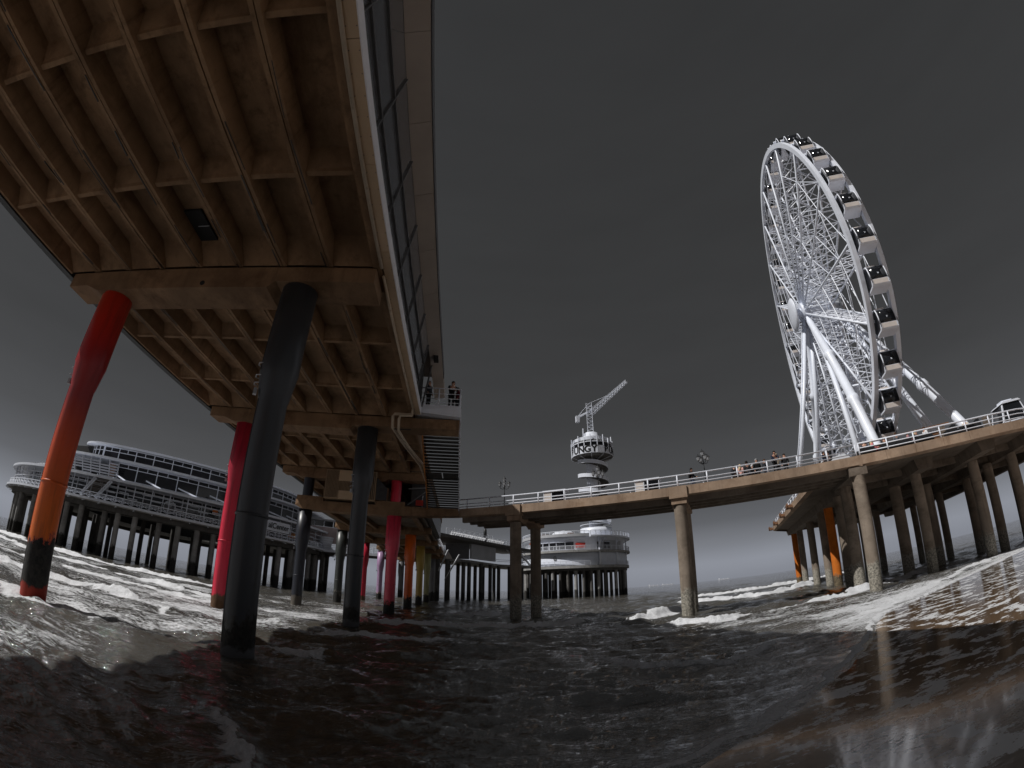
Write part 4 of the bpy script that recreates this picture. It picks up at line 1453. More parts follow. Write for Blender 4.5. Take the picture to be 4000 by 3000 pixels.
# ------------------------------------------------------------------ terrace things on the platform
cafe = Thing('cafe_counter', 'brown timber cafe counter with long slanting roof behind the platform railing', 'counter', (15.5, 33.5, ZD), PHI)
m = MB()
m.box(11.2, 17.2, 33.2, 33.4, ZD, ZD + 1.15)
for k in range(8):
    m.box(11.15, 17.25, 33.14, 33.19, ZD + 0.05 + k * 0.14, ZD + 0.15 + k * 0.14)
cafe.part('front_board', m, M['timber'], split=True)
m = MB()
m.hexa([(11.0, 32.9, ZD + 1.35), (17.6, 32.9, ZD + 1.45), (17.9, 34.6, ZD + 1.75), (11.0, 34.6, ZD + 1.65), (11.0, 32.9, ZD + 1.43), (17.6, 32.9, ZD + 1.53), (17.9, 34.6, ZD + 1.83), (11.0, 34.6, ZD + 1.73)])
cafe.part('roof_boards', m, M['timber'])
m = MB()
for u in (11.2, 14.2, 17.1):
    m.box(u, u + 0.09, 33.0, 33.09, ZD, ZD + 1.4)
cafe.part('roof_post', m, M['dark'], split=True)
for u in (11.8, 13.1, 14.5, 15.9):
    cafe.part('shelf', MB().box(u, u + 0.9, 33.42, 33.7, ZD + 0.9, ZD + 0.95), M['timber'])

for u, v, lab in ((16.9, 31.5, 'black triangular wind screen left of the wheel leg foot on the terrace'), (19.0, 31.7, 'black triangular wind screen beside the stone post on the terrace')):
    W = Thing('wind_screen', lab, 'screen', (u, v, ZD), PHI, 'black wind screens on the terrace')
    m = MB()
    m.add([(u - 0.65, v, ZD), (u + 0.65, v, ZD), (u + 0.35, v + 0.05, ZD + 1.1), (u - 0.65, v + 0.02, ZD + 0.55), (u - 0.65, v + 0.05, ZD), (u + 0.65, v + 0.05, ZD), (u + 0.35, v + 0.1, ZD + 1.1), (u - 0.65, v + 0.07, ZD + 0.55)],
          [(0, 1, 2, 3), (7, 6, 5, 4), (0, 4, 5, 1), (1, 5, 6, 2), (2, 6, 7, 3), (3, 7, 4, 0)])
    W.part('cloth', m, M['dark'])
    W.part('foot', MB().box(u - 0.7, u + 0.7, v - 0.12, v + 0.2, ZD - 0.02, ZD + 0.05), M['dark'])
    W.part('pole', MB().tube([(u + 0.36, v + 0.08, ZD), (u + 0.36, v + 0.08, ZD + 1.2)], 0.025, 6), M['dark'])
SEATS = [(10.3, 'leftmost of the black sofas behind the platform railing'), (11.9, 'black sofa second from the left behind the platform railing'), (13.0, 'black sofa in the middle behind the platform railing'),
         (14.6, 'black sofa by the white-shirted man on the terrace'), (17.9, 'black sofa at the foot of the wheel leg')]
for u, lab in SEATS:
    S = Thing('sofa', lab, 'sofa', (u, 31.4, ZD), PHI, 'black sofas on the terrace')
    S.part('seat', MB().box(u - 0.55, u + 0.55, 31.2, 31.9, ZD, ZD + 0.36), M['dark'])
    S.part('backrest', MB().box(u - 0.55, u + 0.55, 31.02, 31.19, ZD, ZD + 0.62), M['dark'])
    for s_ in (-1, 1):
        S.part('armrest', MB().box(u + s_ * 0.6 - 0.05, u + s_ * 0.6 + 0.05, 31.1, 31.85, ZD, ZD + 0.5), M['dark'])
for u, lab in ((16.3, 'grey stone gate post right of the cafe counter'), (20.0, 'grey stone gate post near the standing cabin')):
    G = Thing('stone_post', lab, 'post', (u, 31.8, ZD), PHI, 'stone posts on the terrace')
    for k in range(5):
        G.part('stone', MB().box(u - 0.2, u + 0.2, 31.6, 32.0, ZD + k * 0.2, ZD + k * 0.2 + 0.185), M['deck_grey'])
hut = Thing('ticket_hut', 'low hut with grey striped tarpaulin roof in front of the wheel', 'hut', (7.8, 37.5, ZD), PHI)
m = MB()
m.box(7.9, 10.6, 36.2, 38.5, ZD, ZD + 0.95)
hut.part('wall', m, M['white'])
m = MB()
m.hexa([(7.7, 35.9, ZD + 0.95), (10.8, 35.9, ZD + 0.95), (10.8, 38.7, ZD + 0.95), (7.7, 38.7, ZD + 0.95), (8.2, 36.8, ZD + 1.5), (10.3, 36.8, ZD + 1.75), (10.3, 38, ZD + 1.75), (8.2, 38, ZD + 1.5)])
hut.part('roof', m, M['pale_grey'])
for k in range(5):
    m = MB()
    m.box(7.85, 10.65, 36.13, 36.19, ZD + 0.06 + k * 0.17, ZD + 0.16 + k * 0.17)
    hut.part('wall_board', m, M['offwhite'])
for k in range(4):
    u = 7.95 + k * 0.75
    hut.part('tarpaulin_strip', MB().beam((u, 35.88, ZD + 0.97), (u + 0.28, 36.78, ZD + 1.62), 0.14, 0.02), M['dark'])
# a cabin standing on the deck at the right edge of the picture
cab = Thing('display_cabin', 'white framed cabin with dark windows standing behind the railing at far right', 'cabin', (23.9, 34.6, ZD), PHI)
bu, bv = 23.9, 34.6
m = MB()
m.ext_y([(bu - 1.25, ZD), (bu + 1.25, ZD), (bu + 1.25, ZD + 0.7), (bu - 1.25, ZD + 0.7)], bv - 0.95, bv + 0.95)
for s_ in (-1, 1):
    for t_ in (-1, 1):
        m.beam((bu + s_ * 1.2, bv + t_ * 0.9, ZD + 0.65), (bu + s_ * 0.8, bv + t_ * 0.8, ZD + 2.1), 0.12)
m.ext_y([(bu - 0.95, ZD + 2.05), (bu + 0.95, ZD + 2.05), (bu + 0.7, ZD + 2.2), (bu - 0.7, ZD + 2.2)], bv - 0.95, bv + 0.95)
m.box(bu - 0.5, bu + 0.5, bv - 0.4, bv + 0.4, ZD + 2.2, ZD + 2.4)
cab.part('frame', m, M['white'])
for t_ in (-1, 1):
    q = [(bu - 1.12, bv + t_ * 0.93, ZD + 0.72), (bu + 1.12, bv + t_ * 0.93, ZD + 0.72), (bu + 0.78, bv + t_ * 0.86, ZD + 2.04), (bu - 0.78, bv + t_ * 0.86, ZD + 2.04)]
    cab.part('window', MB().hexa(q + [(x, y - t_ * 0.03, z) for x, y, z in q]), M['cabin_glass'])
    cab.part('lower_panel', MB().box(bu - 1.1, bu + 1.1, bv + t_ * 0.965 - 0.012, bv + t_ * 0.965 + 0.012, ZD + 0.1, ZD + 0.6), M['cabin_glass'])
for s_ in (-1, 1):
    q = [(bu + s_ * 1.23, bv - 0.8, ZD + 0.72), (bu + s_ * 1.23, bv + 0.8, ZD + 0.72), (bu + s_ * 0.86, bv + 0.7, ZD + 2.04), (bu + s_ * 0.86, bv - 0.7, ZD + 2.04)]
    cab.part('window', MB().hexa(q + [(x - s_ * 0.03, y, z) for x, y, z in q]), M['cabin_glass'])


# ------------------------------------------------------------------ people
def skin_mesh(verts, edges, name):
    me = bpy.data.meshes.new(name)
    me.from_pydata([v[:3] for v in verts], edges, [])
    o = bpy.data.objects.new(name, me)
    COL.objects.link(o)
    sk = o.modifiers.new('s', 'SKIN')
    sk.use_smooth_shade = True
    o.modifiers.new('d', 'SUBSURF').levels = 1
    o.modifiers['d'].render_levels = 1
    for k, v in enumerate(verts):
        r_ = v[3]
        me.skin_vertices[0].data[k].radius = (r_, r_ * (0.72 if r_ > 0.12 else 1.0)) if not isinstance(r_, tuple) else r_
    me.skin_vertices[0].data[0].use_root = True
    dg = bpy.context.evaluated_depsgraph_get()
    out = bpy.data.meshes.new_from_object(o.evaluated_get(dg))
    bpy.data.objects.remove(o)
    out.name = name
    return out


def pose(kind):
    """joint positions for a 1.72 m figure facing -Y"""
    J = dict(pel=(0, 0, 0.95), bel=(0, 0, 1.1), che=(0, 0, 1.32), nek=(0, 0, 1.47), hed=(0, -0.02, 1.57), top=(0, -0.01, 1.68))
    J.update(shL=(-0.19, 0, 1.4), elL=(-0.25, 0.03, 1.12), waL=(-0.24, -0.1, 0.9), haL=(-0.235, -0.14, 0.82),
             shR=(0.19, 0, 1.4), elR=(0.25, 0.03, 1.12), waR=(0.24, -0.1, 0.9), haR=(0.235, -0.14, 0.82),
             hiL=(-0.095, 0, 0.9), knL=(-0.105, -0.02, 0.49), anL=(-0.11, 0.03, 0.09), toL=(-0.125, -0.15, 0.04),
             hiR=(0.095, 0, 0.9), knR=(0.105, -0.02, 0.49), anR=(0.11, 0.03, 0.09), toR=(0.125, -0.15, 0.04))
    if kind == 'lean':                                    # forearms on the rail
        J.update(che=(0, -0.1, 1.28), nek=(0, -0.17, 1.41), hed=(0, -0.22, 1.5), top=(0, -0.24, 1.61), shL=(-0.19, -0.12, 1.35), shR=(0.19, -0.12, 1.35),
                 elL=(-0.24, -0.28, 1.1), elR=(0.24, -0.28, 1.1), waL=(-0.08, -0.46, 1.06), waR=(0.1, -0.44, 1.06), haL=(0, -0.5, 1.05), haR=(0.03, -0.5, 1.04))
    if kind == 'walk':
        J.update(knL=(-0.1, -0.2, 0.52), anL=(-0.11, -0.24, 0.1), toL=(-0.12, -0.42, 0.07), knR=(0.1, 0.06, 0.5), anR=(0.11, 0.32, 0.14), toR=(0.12, 0.2, 0.03),
                 elL=(-0.24, 0.14, 1.14), waL=(-0.23, 0.1, 0.9), haL=(-0.22, 0.06, 0.83), elR=(0.24, -0.08, 1.14), waR=(0.22, -0.28, 1.05), haR=(0.21, -0.36, 1.04))
    if kind == 'phone':                                   # one hand raised to the face, one on the hip
        J.update(elR=(0.27, -0.14, 1.2), waR=(0.14, -0.27, 1.38), haR=(0.11, -0.29, 1.45), elL=(-0.3, 0.08, 1.15), waL=(-0.2, -0.05, 1.0), haL=(-0.15, -0.1, 0.98))
    if kind == 'sit':
        for k in J:
            x, y, z = J[k]
            if k[:2] not in ('kn', 'an') and k not in ('toL', 'toR'):
                J[k] = (x, y, z - 0.45)
        J.update(knL=(-0.13, -0.42, 0.52), anL=(-0.13, -0.44, 0.1), toL=(-0.14, -0.62, 0.05), knR=(0.13, -0.42, 0.52), anR=(0.13, -0.44, 0.1), toR=(0.14, -0.62, 0.05),
                 waL=(-0.16, -0.3, 0.62), haL=(-0.13, -0.37, 0.6), waR=(0.18, -0.32, 0.7), haR=(0.15, -0.4, 0.72))
    return J


RAD = dict(pel=0.135, bel=0.125, che=0.15, nek=0.058, hed=0.088, top=0.062, sh=0.068, el=0.046, wa=0.032, ha=0.04, hi=0.088, kn=0.058, an=0.042, to=0.04)
EDG = [('pel', 'bel'), ('bel', 'che'), ('che', 'nek'), ('nek', 'hed'), ('hed', 'top')] + \
      [(a + s_, b + s_) for s_ in 'LR' for a, b in (('sh', 'el'), ('el', 'wa'), ('wa', 'ha'), ('hi', 'kn'), ('kn', 'an'), ('an', 'to'))] + \
      [('che', 'shL'), ('che', 'shR'), ('pel', 'hiL'), ('pel', 'hiR')]


def figure(kind):
    J = pose(kind)

    def grow(keys, add, name, drop=()):
        vs = [(*J[k], RAD.get(k, RAD.get(k[:2], 0.05)) + add) for k in keys]
        ix = {k: n for n, k in enumerate(keys)}
        es = [(ix[a], ix[b]) for a, b in EDG if a in ix and b in ix]
        return skin_mesh(vs, es, name)
    body = grow(['pel', 'bel', 'che', 'nek', 'hed', 'top'] + [a + s_ for s_ in 'LR' for a in ('sh', 'el', 'wa', 'ha', 'hi', 'kn', 'an', 'to')], 0, 'body')
    coat = grow(['bel', 'pel', 'che'] + [a + s_ for s_ in 'LR' for a in ('sh', 'el', 'wa')], 0.022, 'jacket')
    legs = grow(['pel'] + [a + s_ for s_ in 'LR' for a in ('hi', 'kn', 'an')], 0.014, 'trousers')
    shoe = grow(['anL', 'toL'], 0.012, 'shoe'), grow(['anR', 'toR'], 0.012, 'shoe')
    hx, hy, hz = J['hed']
    hair = MB()
    hair.lathe([(0.0, 0.135), (0.06, 0.12), (0.098, 0.06), (0.104, 0.0), (0.095, -0.06)], n=14, a0=R(-25), a1=R(205))
    hair.lathe([(0.0, 0.137), (0.06, 0.122), (0.1, 0.065), (0.1, 0.045)], n=14)
    hm = hair.mesh('hair')
    hm.transform(Matrix.Translation((hx, hy + 0.012, hz + 0.03)))
    nose = MB()
    nose.hexa([(-0.016, -0.08, -0.02), (0.016, -0.08, -0.02), (0.012, -0.06, -0.02), (-0.012, -0.06, -0.02), (-0.006, -0.075, 0.03), (0.006, -0.075, 0.03), (0.005, -0.05, 0.03), (-0.005, -0.05, 0.03)])
    for s_ in (-1, 1):
        nose.box(s_ * 0.088 - 0.008, s_ * 0.088 + 0.008, -0.02, 0.015, -0.02, 0.03)
    nm = nose.mesh('face', M['skin'])
    nm.transform(Matrix.Translation((hx, hy - 0.015, hz)))
    return dict(body=body, jacket=coat, trousers=legs, shoe=shoe, hair=hm, face=nm)


FIG = {k: figure(k) for k in ('stand', 'lean', 'walk', 'phone', 'sit')}
BLK, DRK, GRY = (0.014, 0.014, 0.016), (0.03, 0.032, 0.04), (0.09, 0.09, 0.1)
HAIR = {'dark': cloth('dark_hair', (0.012, 0.009, 0.007)), 'blond': cloth('blond_hair', (0.62, 0.48, 0.3)), 'grey': cloth('grey_hair', (0.3, 0.3, 0.31)), 'brown': cloth('brown_hair', (0.07, 0.035, 0.018)), 'white': cloth('white_cap', (0.75, 0.75, 0.78))}


def person(kind, loc, face, jacket, trousers, hair, label, group, scale=1.0, bag=None, long_hair=False):
    F = FIG[kind]
    b = F['body'].copy()
    b.materials.clear()
    b.materials.append(M['skin'])
    o = link('person', b, None, None, loc, (0, 0, face))
    o.scale = (scale,) * 3
    tag(o, label, 'person', group)

    def piece(name, me, mat):
        me = me.copy()
        me.materials.clear()
        me.materials.append(mat)
        return sub(o, name, me)
    piece('jacket', F['jacket'], jacket)
    piece('trousers', F['trousers'], trousers)
    for s_ in F['shoe']:
        piece('shoe', s_, cloth('black', BLK))
    piece('hair', F['hair'], HAIR[hair])
    sub(o, 'face', F['face'])
    if long_hair:
        J = pose(kind)
        hx, hy, hz = J['hed']
        m = MB()
        m.tube([(hx, hy + 0.05, hz + 0.06), (hx, hy + 0.1, hz - 0.06), (hx, hy + 0.13, hz - 0.25), (hx, hy + 0.13, hz - 0.36)], [0.09, 0.1, 0.09, 0.03], 10)
        sub(o, 'long_hair', m, HAIR[hair])
    if bag:
        J = pose(kind)
        m = MB()
        x, y, z = J['che']
        m.hexa([(-0.15, y + 0.13, z - 0.28), (0.15, y + 0.13, z - 0.28), (0.13, y + 0.28, z - 0.27), (-0.13, y + 0.28, z - 0.27), (-0.13, y + 0.12, z + 0.12), (0.13, y + 0.12, z + 0.12), (0.1, y + 0.22, z + 0.1), (-0.1, y + 0.22, z + 0.1)])
        sub(o, 'backpack', m, bag)
    return o


FWD = PHI                     # facing the bridge's near railing (towards the camera)
GB = 'people at the footbridge railing'
c_black, c_dark, c_grey = cloth('black', BLK), cloth('charcoal', DRK), cloth('grey', GRY)
c_pink, c_white, c_cream, c_navy, c_red, c_jean = cloth('pale_pink', (0.72, 0.42, 0.38)), cloth('white', (0.72, 0.72, 0.74)), cloth('cream', (0.6, 0.52, 0.42)), cloth('navy', (0.02, 0.026, 0.05)), cloth('red', (0.5, 0.04, 0.04)), cloth('denim', (0.05, 0.065, 0.1))
ZP = ZD - 0.03
person('walk', uvw(-1.7, 32.4, ZP), FWD + R(75), c_black, c_jean, 'dark', 'person in black with a backpack walking alone on the footbridge', GB, 0.97, c_grey)
person('stand', uvw(1.32, 33.5, ZP), FWD + R(120), c_black, c_black, 'dark', 'person in black with a rucksack, leftmost of the group at the railing', GB, 0.95, c_dark)
person('stand', uvw(1.78, 33.6, ZP), FWD + R(160), c_pink, c_grey, 'blond', 'person in a pale pink coat standing in the railing group', GB, 0.96, None, True)
person('stand', uvw(2.28, 33.5, ZP), FWD + R(200), cloth('dark_patterned', (0.04, 0.04, 0.045)), c_dark, 'dark', 'tall person in a dark jacket seen from behind, right of the pink coat', GB, 1.05)
person('stand', uvw(2.68, 34.0, ZP), FWD + R(40), c_grey, c_dark, 'white', 'person with a white cap half hidden in the railing group', GB, 0.92)
person('stand', uvw(3.0, 33.6, ZP), FWD + R(20), c_black, c_black, 'grey', 'grey-haired man in a black jacket facing the sea, tallest of the group', GB, 1.08)
person('phone', uvw(3.55, 33.3, ZP), FWD + R(-50), c_dark, c_jean, 'brown', 'person raising a hand to the face beside the grey-haired man', GB, 0.97)
person('lean', uvw(4.02, 31.3, ZP), FWD + R(10), c_navy, c_black, 'dark', 'dark-haired person in navy leaning on the railing', GB, 0.96)
person('phone', uvw(4.35, 32.6, ZP), FWD + R(30), c_cream, c_dark, 'blond', 'long-haired blond person in a cream top holding a phone', GB, 1.0, None, True)
person('stand', uvw(4.9, 32.6, ZP), FWD + R(-20), c_black, c_black, 'dark', 'person in black, rightmost of the group at the railing', GB, 0.95)
GT = 'people on the terrace'
person('sit', uvw(7.6, 32.4, ZP), FWD + R(60), c_navy, c_dark, 'dark', 'person in navy sitting low behind the bridge end railing', GT)
person('sit', uvw(8.0, 32.9, ZP), FWD + R(-30), c_dark, c_dark, 'brown', 'brown-haired person sitting behind the bridge end railing', GT)
person('sit', uvw(10.4, 31.75, ZP), FWD + R(170), c_dark, c_black, 'grey', 'person in dark grey on the leftmost sofa', GT)
person('sit', uvw(11.05, 31.9, ZP), FWD + R(60), cloth('rose_pink', (0.7, 0.22, 0.25)), c_red, 'blond', 'blond person in a rose pink top sitting by the railing', GT, 1, None, True)
person('sit', uvw(11.9, 31.8, ZP), FWD + R(190), c_black, c_black, 'brown', 'person in black on the second sofa', GT)
person('stand', uvw(13.1, 32.5, ZP), FWD + R(190), cloth('mid_grey', (0.14, 0.15, 0.17)), c_dark, 'brown', 'person in a grey coat standing by the cafe counter', GT, 0.9)
person('sit', uvw(13.7, 31.9, ZP), FWD + R(80), cloth('mauve', (0.32, 0.16, 0.22)), c_dark, 'brown', 'person in mauve sitting left of the white shirt', GT)
person('sit', uvw(14.4, 32.0, ZP), FWD + R(30), c_black, c_dark, 'blond', 'blond person in black between mauve and white on the terrace', GT, 1, None, True)
person('sit', uvw(15.0, 31.8, ZP), FWD + R(-80), c_white, c_dark, 'brown', 'person in a white shirt sitting with an arm out on the terrace', GT, 1.06)
person('sit', uvw(18.4, 32.1, ZP), FWD + R(-30), c_cream, c_dark, 'white', 'person in cream sitting between the black wind screens', GT)
GA = 'people on the balcony'
person('lean', (-0.95, 23.2, 11.38), R(20), c_black, c_black, 'dark', 'man in black leaning on the balcony railing, left of two', GA, 1.02)
person('stand', (-0.62, 23.7, 11.38), R(-70), cloth('maroon', (0.12, 0.02, 0.03)), c_dark, 'dark', 'person in a maroon jacket at the balcony corner', GA, 0.95)
person('stand', (-2.2, 23.0, 11.4), R(60), c_dark, c_black, 'grey', 'person in charcoal in the doorway behind the balcony', GA, 0.95)


# ------------------------------------------------------------------ round glass pavilion on the left
PC = (-65.5, 96.0)
pav = Thing('glass_pavilion', 'three storey curved white glass pavilion on many piles, seen behind the red column', 'building', (PC[0], PC[1], 0))
A0, A1 = R(-150), R(24)
P3 = (PC[0], PC[1], 0)


def polar(c, r_, a, z):
    return (c[0] + r_ * math.cos(a), c[1] + r_ * math.sin(a), z)


pav.part('deck', MB().ring(PC, 20, 37.2, 7.9, 8.3, n=120), M['far_pile'])
pav.part('deck_rim', MB().ring(PC, 37.21, 37.6, 8.02, 8.38, n=120), M['white'])
pav.part('deck_beam_ring', MB().ring(PC, 33.0, 36.3, 7.1, 7.89, n=120), M['pile_dark'])
pav.part('core', MB().lathe([(29.5, 7.9), (29.5, 18.0)], PC, 80), M['black'])
# storeys: radius, z0, z1, first angle, rows of panes
STO = [(33.4, 8.4, 11.75, A0, (0.0, 0.3, 0.8, 1.0), 3.2), (32.6, 12.1, 15.35, R(-76), (0.0, 0.2, 0.8, 1.0), 3.4), (30.2, 15.75, 18.25, R(-86), (0.0, 0.72, 1.0), 3.4)]
for r_, z0, z1, a0, rows, wd_ in STO:
    n = int((A1 - a0) * r_ / wd_)
    da = (A1 - a0) / n
    H_ = z1 - z0
    mull = MB().box(r_ - 0.1, r_ + 0.08, -0.075, 0.075, z0, z1).mesh('mullion', M['rail'])
    half = MB().box(r_ - 0.06, r_ + 0.05, -0.05, 0.05, z0 + H_ * rows[-2], z1).mesh('mullion', M['rail'])
    ym = r_ * math.tan(da / 2)
    pm = []
    for ra, rb in zip(rows[:-1], rows[1:]):
        za, zb = z0 + H_ * ra + 0.05, z0 + H_ * rb - 0.05
        pm.append(MB().box(r_ - 0.07, r_ - 0.04, -ym + 0.07, ym - 0.07, za, zb).mesh('window_pane', M['glass_far']))
    for k in range(n):
        a = a0 + da * (k + 0.5)
        for me in pm:
            pav.part('window_pane', me, None, P3, (0, 0, a))
        pav.part('mullion', mull, None, P3, (0, 0, a0 + da * k))
        pav.part('half_mullion', half, None, P3, (0, 0, a))
    for t in rows:
        z = z0 + H_ * t
        pav.part('transom', MB().ring(PC, r_ - 0.1, r_ + 0.07, z - 0.055, z + 0.055, a0, A1, n * 2), M['rail'])
pav.part('canopy', MB().ring(PC, 31.5, 37.0, 11.78, 12.02, n=120), M['white'])
pav.part('canopy_lip', MB().ring(PC, 37.01, 37.2, 11.7, 12.08, n=120), M['white'])
pav.part('upper_roof', MB().ring(PC, 29.0, 34.6, 15.38, 15.62, R(-101), R(30), 80), M['white'])
pav.part('upper_roof_lip', MB().ring(PC, 34.61, 34.85, 15.34, 15.66, R(-101), R(30), 80), M['white'])
pav.part('top_roof', MB().ring(PC, 10, 31.6, 18.28, 18.5, R(-87.5), R(40), 80), M['pale_grey'])
pav.part('top_roof_lip', MB().ring(PC, 31.61, 31.9, 18.24, 18.52, R(-87.5), R(40), 80), M['white'])
NC = polar(PC, 25.4, R(-86.5), 0)[:2]                       # the rounded glazed nose of the top storey
pav.part('nose_roof', MB().ring(NC, 0.3, 6.3, 18.24, 18.52, n=32), M['white'])
pav.part('nose_core', MB().lathe([(4.4, 15.7), (4.4, 18.2)], NC, 24), M['black'])
for k in range(12):
    a = R(-200) + R(14) * k
    pav.part('window_pane', MB().box(4.75, 4.8, -0.54, 0.54, 15.8, 17.5), M['glass_far'], (NC[0], NC[1], 0), (0, 0, a))
    pav.part('window_pane', MB().box(4.75, 4.8, -0.54, 0.54, 17.6, 18.2), M['glass_far'], (NC[0], NC[1], 0), (0, 0, a))
    pav.part('mullion', MB().box(4.72, 4.9, -0.07, 0.07, 15.7, 18.25), M['rail'], (NC[0], NC[1], 0), (0, 0, a + R(7)))
pav.part('transom', MB().ring(NC, 4.72, 4.88, 17.5, 17.6, n=32), M['rail'])
# open terrace on the left of the second storey: slatted wind screens leaning outward
for k in range(22):
    a = R(-146) + R(3.25) * k
    top_j = 7 if a > R(-100) else 3
    m = MB()
    b = a + R(3.05)
    for j in range(top_j):
        z = 12.25 + j * 0.42
        r0 = 33.3 + 0.12 * j
        if (k * 7 + j * 3) % 11 in (4,):
            continue
        m.beam(polar(PC, r0, a, z), polar(PC, r0, b, z), 0.05, 0.24)
    m.beam(polar(PC, 33.2, a, 12.1), polar(PC, 34.3, a, 15.3) if top_j > 3 else polar(PC, 33.6, a, 13.4), 0.14)
    pav.part('screen_slat', m, M['pale_grey'], split=True)
# posts, lattice railing and service pipes round the deck
posts = MB().tube([(36.3, 0, 8.35), (36.3, 0, 11.75)], 0.09, 8).mesh('gallery_post', M['rail'])
brk = MB()
brk.beam((36.6, 0, 8.0), (37.7, 0, 7.75), 0.12, 0.14)
BRK = brk.mesh('hanging_bracket', M['white'])
step = R(4.6)
lat = MB()
a = step / 2
for s_ in (-1, 1):
    p, q = (37.1 * math.cos(s_ * a), 37.1 * math.sin(s_ * a)), (37.1, 0)
    lat.tube([(p[0], p[1], 8.45), (q[0], q[1], 9.15)], 0.035, 5)
    lat.tube([(p[0], p[1], 9.15), (q[0], q[1], 8.45)], 0.035, 5)
lat.tube([(37.1, 0, 8.36), (37.1, 0, 9.3)], 0.045, 5)
pe = (37.1 * math.cos(a), 37.1 * math.sin(a))
lat.tube([(pe[0], pe[1], 8.36), (pe[0], pe[1], 9.3)], 0.045, 5)
LAT = lat.mesh('lattice_panel', M['rail'])
for k in range(38):
    a = A0 + step * k
    pav.part('gallery_post', posts, None, P3, (0, 0, a))
    pav.part('lattice_panel', LAT, None, P3, (0, 0, a))
    pav.part('hanging_bracket', BRK, None, P3, (0, 0, a + 0.02))
for z, r_, w_ in ((9.3, 37.1, 0.07), (8.8, 37.1, 0.04), (10.1, 36.4, 0.05), (10.9, 36.4, 0.05)):
    pav.part('rail', MB().ring(PC, r_ - w_, r_ + w_, z - w_, z + w_, A0, A1, 110), M['rail'])
m = MB()
for k in range(7):
    a = R(-70) + R(9.2) * k
    m.beam(polar(PC, 36.9, a, 12.1), polar(PC, 34.0, a - R(5), 13.2), 0.16, 0.22)
pav.part('slanting_brace', m, M['white'], split=True)
m = MB()
for k in range(12):
    a = R(-78) + R(6.3) * k
    zz = 10.4 if k % 2 else 10.75
    m.tube([polar(PC, 35.6, a, zz), polar(PC, 35.6, a + R(2.6), zz), polar(PC, 35.6, a + R(2.6), zz - 0.7), polar(PC, 35.6, a + R(5.2), zz - 0.7)], 0.1, 6)
pav.part('service_pipe', m, M['rail'], split=True)
# outside stair with white lattice sides
aS = R(-78.5)
for s_ in (0, 1):
    m = MB()
    a_t, a_b = aS + s_ * R(4.6) + R(0.6), aS + s_ * R(4.6) - R(3.4)
    T_, B_ = Vector(polar(PC, 36.8, a_t, 11.9)), Vector(polar(PC, 36.8, a_b, 8.4))
    m.beam(T_ + Vector((0, 0, 0.35)), B_ + Vector((0, 0, 0.35)), 0.14)
    m.beam(T_ - Vector((0, 0, 0.35)), B_ - Vector((0, 0, 0.35)), 0.14)
    for k in range(9):
        p = T_.lerp(B_, (k + 0.3) / 9)
        q = T_.lerp(B_, min(1, (k + 1.0) / 9))
        m.beam(p + Vector((0, 0, 0.35)), q - Vector((0, 0, 0.35)), 0.09)
    pav.part('stair_side', m, M['white'])
for k in range(15):
    t = (k + 0.5) / 15
    a = aS + R(0.6) - R(4.0) * t
    pav.part('stair_step', MB().beam(polar(PC, 36.6, a, 11.8 - 3.4 * t), polar(PC, 36.6, a + R(4.5), 11.8 - 3.4 * t), 0.35, 0.06), M['deck_grey'])
# round fan on the lower front
aF = R(-58)
fan = pav.part('round_fan', MB().tube([polar(PC, 33.5, aF, 9.9), polar(PC, 33.9, aF, 9.9)], 1.05, 24), M['rail'])
sub(fan, 'fan_grille', MB().tube([polar(PC, 33.91, aF, 9.9), polar(PC, 33.95, aF, 9.9)], 0.93, 24), M['mullion'])
sub(fan, 'fan_hub', MB().tube([polar(PC, 33.96, aF, 10.2), polar(PC, 33.99, aF, 10.2)], 0.35, 16), M['pale_grey'])
pav.part('orange_box', MB().box(-41.6, -40.7, 71.2, 71.5, 10.3, 11.0), M['orange'])
pav.part('timber_door', MB().beam(polar(PC, 33.0, R(-76.6), 13.6), polar(PC, 33.0, R(-78.6), 13.6), 0.1, 2.6), M['timber'])
# sign board with the end of a word
aG = R(-27.5)
m = MB()
m.beam(polar(PC, 37.3, aG - R(4.2), 10.35), polar(PC, 37.3, aG + R(4.2), 10.35), 0.08, 1.75)
sg = pav.part('sign_board', m, M['white'])
tm = text_mesh('alCenter', 1.35, M['dark'], 0.015, 0.015)
px, py, pz = polar(PC, 37.37, aG, 10.35)
sub(sg, 'lettering', tm, None, (px, py, pz), (PI / 2, 0, aG + PI / 2))
